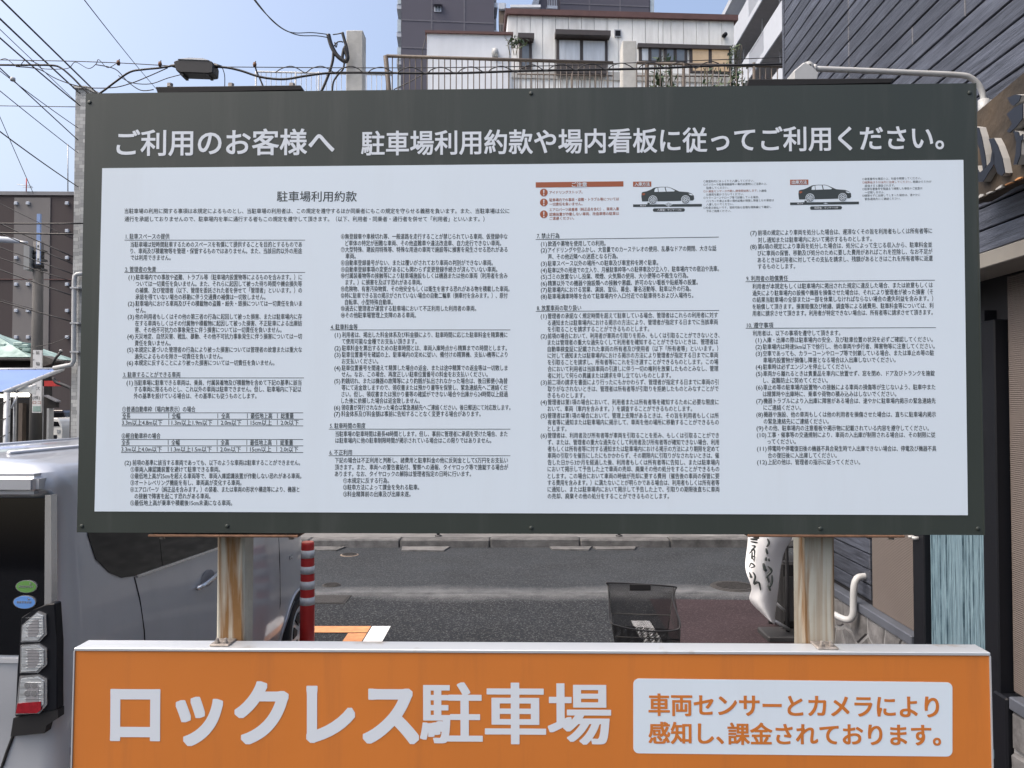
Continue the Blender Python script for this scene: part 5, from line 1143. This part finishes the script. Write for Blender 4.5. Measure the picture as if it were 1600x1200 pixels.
box('eave_board', (OH.at(-60, 560)[0], -.1, OH.at(0, 565)[1]), (OH.at(52, 560)[0], .0, OH.at(0, 562)[1]), M['darkwood'], oh)
box('door_post', (OH.at(25, 640)[0], .1, 0), (OH.at(31, 640)[0], .25, OH.at(25, 630)[1]), M['timber'], oh)
box('window_strip', (OH.at(0, 640)[0], .2, OH.at(0, 680)[1]), (OH.at(4, 640)[0], .28, OH.at(0, 640)[1]), M['winglass'], oh)  # narrow pane of ordinary window glass
ohp('gable_eave', [(66, 555), (86, 563), (86, 566), (70, 572), (66, 572)], -.1, .3, 'rooftile')
ohp('lower_eave', [(68, 618), (87, 628), (87, 637), (76, 637), (68, 632)], -.1, .05, 'darkwood')
ohp('lower_eave_edge', [(68, 617), (88, 626.5), (88, 628.5), (68, 619)], -.2, .0, 'shade')
ohp('red_sign_box', [(69, 595), (86, 595), (88, 603.5), (69, 603.5)], -.3, -.1, 'red')
tube('sign_pole', [(OH.at(74, 640)[0], -.2, 0), (OH.at(74, 640)[0], -.2, OH.at(74, 604)[1])], .025, M['galv'], oh, 8)
box('grey_door_post', (OH.at(77, 640)[0], -.1, 0), (OH.at(80.5, 640)[0], .1, OH.at(77, 638)[1]), M['whitepipe'], oh)
gp = tag(tube('gutter_pipe', smooth_path([P(84, 590, 16), P(87, 597, 16), P(100, 602, 16), P(110, 607, 16), P(112, 614, 16), P(112, 640, 16), (P(112, 640, 16).x, 16, 0)], 3), .035, M['steel'], None, 8), 'dark gutter pipe stepping down beside the tiled wall', 'pipe')
dr = thing('twig_fitting', 'dark angled cable fitting with small white knob above the tent', 'bracket', P(82, 570, 17))
tube('arm', [(0, 0, 0), (.06, 0, .14), (.2, 0, .3)], .03, M['steel'], dr, 6); lathe('knob', [(.0, 0), (.03, .0), (.035, .03), (.02, .05)], M['whitepipe'], dr, 8, (.18, 0)).location.z = .29

# market tent
TY = 13.5
tn = thing('market_tent', 'blue and white tarpaulin tent with fluorescent lamps at the left edge', 'tent', (P(-40, 690, TY).x, TY, 0))
O_ = Vector((P(-40, 690, TY).x, TY, 0))
f0 = P(-90, 578, TY + 1.2) - O_; f1 = P(98, 577, TY + 1.2) - O_; n0 = P(-90, 613, TY - .6) - O_; n1 = P(6, 613.5, TY - .6) - O_
mesh('tarpaulin', [f0, f1, n1, n0] + [v - Vector((0, 0, .02)) for v in (f0, f1, n1, n0)], [(0, 1, 2, 3), (7, 6, 5, 4), (0, 4, 5, 1), (1, 5, 6, 2), (2, 6, 7, 3), (3, 7, 4, 0)], M['tarp'], tn)
tube('rear_bar', [f0, f1], .034, M['tarptrim'], tn, 10); tube('sloping_bar', [f1, n1], .038, M['tarptrim'], tn, 10); tube('front_bar', [n0, n1 + Vector((0, 0, -.0))], .02, M['steel'], tn, 8)
for k in range(7):
    p = f1.lerp(n1, .1 + k * .13); tube('tie', [p + Vector((-.012, 0, -.042)), p + Vector((-.004, -.042, 0)), p + Vector((.004, 0, .042))], .006, M['steel'], tn, 5)
for k in range(5):
    p = f0.lerp(f1, .45 + k * .11); tube('tie', [p + Vector((0, 0, -.036)), p + Vector((0, -.037, 0)), p + Vector((0, 0, .036))], .006, M['steel'], tn, 5)
lg = P(10.5, 650, TY - .6) - O_
tube('leg', [(lg.x, lg.y, 0), (lg.x, lg.y, n1.z)], .05, M['galv'], tn, 12); tube('leg', [(f1.x - .25, f1.y, 0), (f1.x - .25, f1.y, f1.z)], .0, M['galv'], tn, 6) if False else None
tube('leg', [(f1.x - .9, f1.y, 0), (f1.x - .9, f1.y, f1.z)], .03, M['galv'], tn, 8)
tube('brace', [P(18, 638, TY - .6) - O_, P(27, 618, TY - .5) - O_], .018, M['galv'], tn, 6)
for k in range(5):
    z_ = .9 + k * .28; tube('rope_turn', [(lg.x - .16, lg.y - .03, z_ - .05), (lg.x, lg.y - .055, z_), (lg.x + .055, lg.y, z_ + .05)], .008, M['wire'], tn, 5)
tube('lamp_tube', [P(-6, 618.5, TY - .2) - O_, P(6, 618.5, TY - .2) - O_], .03, M['lampglow'], tn, 8)
tube('lamp_tube', [P(14, 617, TY - .2) - O_, P(24, 617, TY - .2) - O_], .034, M['lampglow'], tn, 8)
tube('lamp_tube', [P(28, 617, TY - .2) - O_, P(45, 617, TY - .2) - O_], .034, M['lampglow'], tn, 8)
mesh('hanging_flap', [P(26, 606, TY) - O_, P(58, 600, TY) - O_, P(56, 617, TY) - O_, P(46, 614, TY) - O_, P(30, 612, TY - .05) - O_], [(0, 1, 2, 3, 4)], M['tarptrim'], tn).modifiers.new('thick', 'SOLIDIFY').thickness = .01

# distant cars and cone
def far_car(label, px, Y, w, h, m, plate, dark):
    x_ = P(px, 680, Y).x; t = thing('distant_car', label, 'car', (x_, Y, 0), 0, 'cars far down the left street')
    pf = [(-w / 2, .25), (-w / 2, .85), (-w / 2 * .97, 1.0), (-w / 2 * .84, h - .12), (-w / 2 * .7, h), (w / 2 * .7, h), (w / 2 * .84, h - .12), (w / 2 * .97, 1.0), (w / 2, .85), (w / 2, .25)]
    prism('body', pf, 0, 3.4, m, t, 'xz', .03)
    prism('windscreen', [(-w / 2 * .86, 1.0), (w / 2 * .86, 1.0), (w / 2 * .74, h - .15), (-w / 2 * .74, h - .15)], -.03, .05, M['glass'], t)
    box('grille', (-.5, -.03, .45), (.5, .02, .62), M['black'], t)
    for s_ in (-1, 1):
        box('headlight', (s_ * w / 2 * .88 - .13, -.03, .7), (s_ * w / 2 * .88 + .1 * (s_ < 0) + .0 * s_ + (.0 if s_ > 0 else .03), .02, .85), M['lamp_clear'], t)
        tube('tyre', [(s_ * (w / 2 - .18), .6, .28), (s_ * (w / 2 - .02), .6, .28)], .28, M['tyre'], t, 16)
        tube('tyre', [(s_ * (w / 2 - .18), 2.9, .28), (s_ * (w / 2 - .02), 2.9, .28)], .28, M['tyre'], t, 16)
    box('number_plate', (-.17, -.05, .42), (.17, -.01, .6), plate, t)
    return t
far_car('white small car with yellow plate far down the street by the cone', 71, 33.5, 1.45, 1.15 + .2, M['carwhite'], M['yellow'], False)
far_car('dark car far down the street above the white one', 80, 42, 1.7, 1.62, M['carblack'], M['signwhite'], True)
c = P(104.5, 680, 38); cn = thing('traffic_cone', 'small red traffic cone with white bands far down the street', 'cone', (c.x, 38, 0))
box('base', (-.19, -.19, 0), (.19, .19, .04), M['red'], cn, .01)
lathe('cone', [(.15, .03), (.03, .70)], M['red'], cn, 16)
for a, b in ((.28, .38), (.50, .60)): lathe('white_band', [(.153 - .18 * a, a), (.153 - .18 * b, b)], M['balc'], cn, 16)

# ================================================================== overhead cables
def cable(label, pts, Y, r, sm=True, name='overhead_cable', Y1=None):
    n_ = len(pts); W_ = [P(a, b, Y if Y1 is None else Y + (Y1 - Y) * i / (n_ - 1)) for i, (a, b) in enumerate(pts)]
    return tag(tube(name, smooth_path(W_, 5) if sm else W_, r, M['wire'], None, 6), label, 'cable', 'overhead cables')
CY_ = 10.8
cable('thin support wire running level above the notice board', [(-700, 82), (-30, 93), (155, 97), (280, 103.5), (345, 104.5), (620, 106), (830, 103.5), (1020, 97), (1236, 89), (1420, 80)], CY_, .006)
cable('thick black cable right of the splice box crossing the railings', [(340, 104.5), (357, 106), (378, 111), (402, 119), (425, 123), (448, 123.5), (475, 119), (510, 114.5), (560, 113.5), (700, 114.5), (830, 110.5), (1000, 107.5), (1110, 103), (1236, 99.5), (1420, 92)], CY_, .016)
cable('thick black cable dipping behind the notice board left of the splice box', [(-700, 92), (-30, 101), (40, 101.5), (80, 102), (95, 106), (112, 120), (128, 136), (145, 150), (160, 143), (180, 128), (203, 112.5), (225, 108.5), (250, 106), (276, 101.5)], CY_, .014)
cable('grey twin cable sagging below the left support wire', [(25, 104), (60, 108), (90, 124), (130, 136), (175, 137), (205, 130), (235, 118), (262, 106)], CY_, .007)
cable('thin cable swooping down and up left of the splice box', [(150, 101), (180, 108), (200, 128), (220, 141), (240, 140)], CY_, .007)
cable('thin cable sagging under the splice box left end', [(185, 118), (205, 129), (235, 131), (262, 122), (285, 116)], CY_, .006)
cable('thin spiral loops around the left support wire', [(0, 94), (10, 92), (28, 104), (40, 94), (60, 100), (66, 107), (90, 108), (108, 106), (118, 97), (138, 107), (150, 100), (154, 93), (165, 104), (172, 105), (185, 97)], CY_ - .03, .005)
sp = []
for k in range(15): sp += [(418 + k * 47 + 12, 113.5), (418 + k * 47 + 22, 107), (418 + k * 47 + 36, 103.5), (418 + k * 47 + 47, 107)]
sp = [(x_, y_ - max(0, (x_ - 700)) * .018 + (1.5 if 560 < x_ < 830 else 0)) for x_, y_ in sp if x_ < 1236]
cable('thin wire looping in arches above the thick cable across the railings', sp, CY_ - .04, .007)
cable('short drop wire at the right end of the splice box', [(347, 105), (351, 118), (351, 140)], CY_, .006)
cable('stay wire from the cable to the pale railing', [(398, 102), (402, 114), (410, 132), (412, 140)], CY_, .012)
box_t = thing('splice_box', 'black cable splice box hanging from the overhead cables', 'cable box', P(307, 108, CY_))
ob = P(307, 108, CY_)
def sb(a, b): p = P(a, b, CY_) - ob; return (p.x, p.z)
prism('casing', [sb(*q) for q in ((276, 101), (283, 98.5), (300, 97), (325, 98), (336, 101), (338, 106), (337, 119), (330, 120), (286, 118.5), (280, 115))], -.11, .11, M['wire'], box_t, 'xz', .012)
tube('end_cap', [(sb(266, 102.5)[0], 0, sb(266, 102.5)[1]), (sb(279, 103.5)[0], 0, sb(279, 103.5)[1])], [.012, .04], M['wire'], box_t, 10)
tube('end_cap', [(sb(335, 103)[0], 0, sb(335, 103)[1]), (sb(347, 104)[0], 0, sb(347, 104)[1])], [.04, .012], M['wire'], box_t, 10)
for px in (290, 329): box('latch', (sb(px - 2, 0)[0], -.09, sb(0, 122)[1]), (sb(px + 2, 0)[0], .09, sb(0, 118.5)[1]), M['wire'], box_t)
prism('hood', [sb(*q) for q in ((283, 98), (300, 95.8), (322, 96.6), (332, 100), (300, 98.6))], -.12, .12, M['galv'], box_t)
for a, b, lab in ((250, 100, 'small clamp left of the splice box'), (185, 98, 'small clamp on the support wire over the notice board corner'), (398, 101, 'small grey clamp right of the splice box')):
    t = thing('wire_clamp', lab, 'clamp', P(a, b, CY_), 0, 'clamps on the support wire'); lathe('body', [(.02, -.035), (.028, 0), (.02, .03)], M['rustbar'], t, 8); tube('hook', [(0, 0, .02), (.015, 0, .05)], .008, M['steel'], t, 5)
# street wires at the left
for i, (x0, y0, x1, y1, Ya, Yb, r, lab) in enumerate((
        (-20, -22, 156, 150, 9, 12.6, .012, 'steepest dark wire reaching the board corner'), (-20, 5, 125, 146, 9, 12.6, .012, 'second steep dark wire reaching the tiled corner'), (-20, 31, 125, 165, 9, 12.7, .010, 'paired upper wire ending below the tiled corner'), (-20, 27, 122, 162, 9.2, 12.8, .005, 'thin wire close above the paired wire'),
        (128, -5, 246, 141, 14, 30, .010, 'single thin wire crossing the open sky over the splice box'), (-20, 86, 122, 200, 10, 12.9, .006, 'slack wire ending on the tiled wall third from top'), (-20, 88, 122, 219, 9.5, 12.8, .008, 'wire with white knob ending on the tiled wall'), (-20, 121, 122, 239, 10, 12.9, .006, 'thin wire ending lower on the tiled wall'), (-20, 180, 122, 292, 9, 12.8, .008, 'lowest steep wire over open sky'), (-20, 165, 122, 167, 24, 24, .012, 'level thin wire over open sky at left'), (-30, 110, 52, 302, 14, 16.4, .007, 'guy wire slanting down to the utility pole top'))):
    a_ = P(x0, y0, Ya); b_ = P(x1, y1, Yb); a_ = b_ + (a_ - b_) * (1.0 if x0 > 100 else 2.2); tag(tube('overhead_cable', bez(a_, b_, .04 * (i % 3)), r, M['wire'], None, 6), lab, 'cable', 'overhead cables')
kn = tag(lathe('insulator', [(.0, -.02), (.03, -.02), (.03, .02), (.0, .02)], M['whitepipe'], None, 8), 'white knob on a slanting wire at upper left', 'insulator'); kn.location = P(20, 124, 9.6)
for i, (x0, y0, x1, y1, Ya, Yb, r, lab) in enumerate((
        (-30, 345, 135, 349, 12.8, 12.8, .022, 'upper level black cable before the brown building'), (-30, 360, 135, 366, 15.8, 15.8, .03, 'thick lower level black cable before the brown building'), (-30, 300, 120, 376, 15.9, 15.9, .012, 'thin slanting wire crossing the taupe band highest'), (-30, 332, 118, 403, 15.9, 15.9, .022, 'slanting cable just above the pole top'), (-30, 348, 118, 414, 15.9, 15.9, .02, 'slanting cable passing the pole top plate'),
        (-30, 372, 117, 429, 15.9, 15.9, .018, 'slanting cable passing below the grey box'), (-30, 390, 117, 441, 15.9, 15.9, .018, 'slanting cable with white wrap near the tiled wall'), (-30, 407, 116, 463, 15.9, 15.9, .022, 'slanting cable crossing the pole under the grey box'), (-30, 459, 115, 503, 15.9, 15.9, .022, 'lowest thick slanting cable across the pole'), (-30, 455, 52, 483, 15.9, 15.9, .01, 'thin wire just above the lowest slanting cable'), (48, 542, 110, 525, 15.9, 15.9, .012, 'short rising wire behind the pole above the tent'))):
    a_ = P(x0, y0, Ya); b_ = P(x1, y1, Yb); a_ = b_ + (a_ - b_) * (1.0 if x0 > 0 else 3.0); tag(tube('overhead_cable', bez(a_, b_, .05), r * .62, M['wire'], None, 6), lab, 'cable', 'overhead cables')
# service drop and coil on the concrete pillar
cable('upper service cable coming down to the coil on the pillar', [(392, -10), (405, 8), (425, 32), (445, 47), (462, 51.5), (488, 51), (514, 54)], 13, .010, Y1=15.9)
cable('lower service cable coming down to the coil on the pillar', [(394, -4), (412, 18), (435, 40), (452, 50), (470, 55.5), (495, 56), (514, 59)], 13, .010, Y1=15.9)
coil = thing('cable_coil', 'black coiled cables hung beside the concrete pillar', 'cable coil', P(530, 75, 15.85))
oc = P(530, 75, 15.85)
def cc(l, r, nm='loop'): return tube(nm, smooth_path([P(a, b, 15.85) - oc for a, b in l], 5), r, M['wire'], coil, 8)
cc([(513, 54), (516, 66), (520, 76), (526, 86), (534, 93), (540, 96), (543, 90), (540, 80), (538, 76)], .045)
cc([(535, 51), (538, 62), (541, 72), (543, 84), (541, 93), (537, 96), (535, 90), (537, 78), (540, 72)], .032)
cc([(520, 54), (528, 53), (536, 51)], .012); cc([(522, 72), (527, 66), (533, 65), (536, 66)], .014); cc([(523, 66), (525, 74), (527, 68)], .012)
cc([(521, 78), (520, 94), (515, 112), (508, 130), (502, 143)], .030, 'drop_cable'); cc([(538, 97), (536, 108), (528, 117), (521, 128), (519, 143)], .020, 'drop_cable')
cable('thin stray wire slanting up behind the brown railing', [(615, 140), (640, 128), (660, 117), (672, 112)], 18, .012)
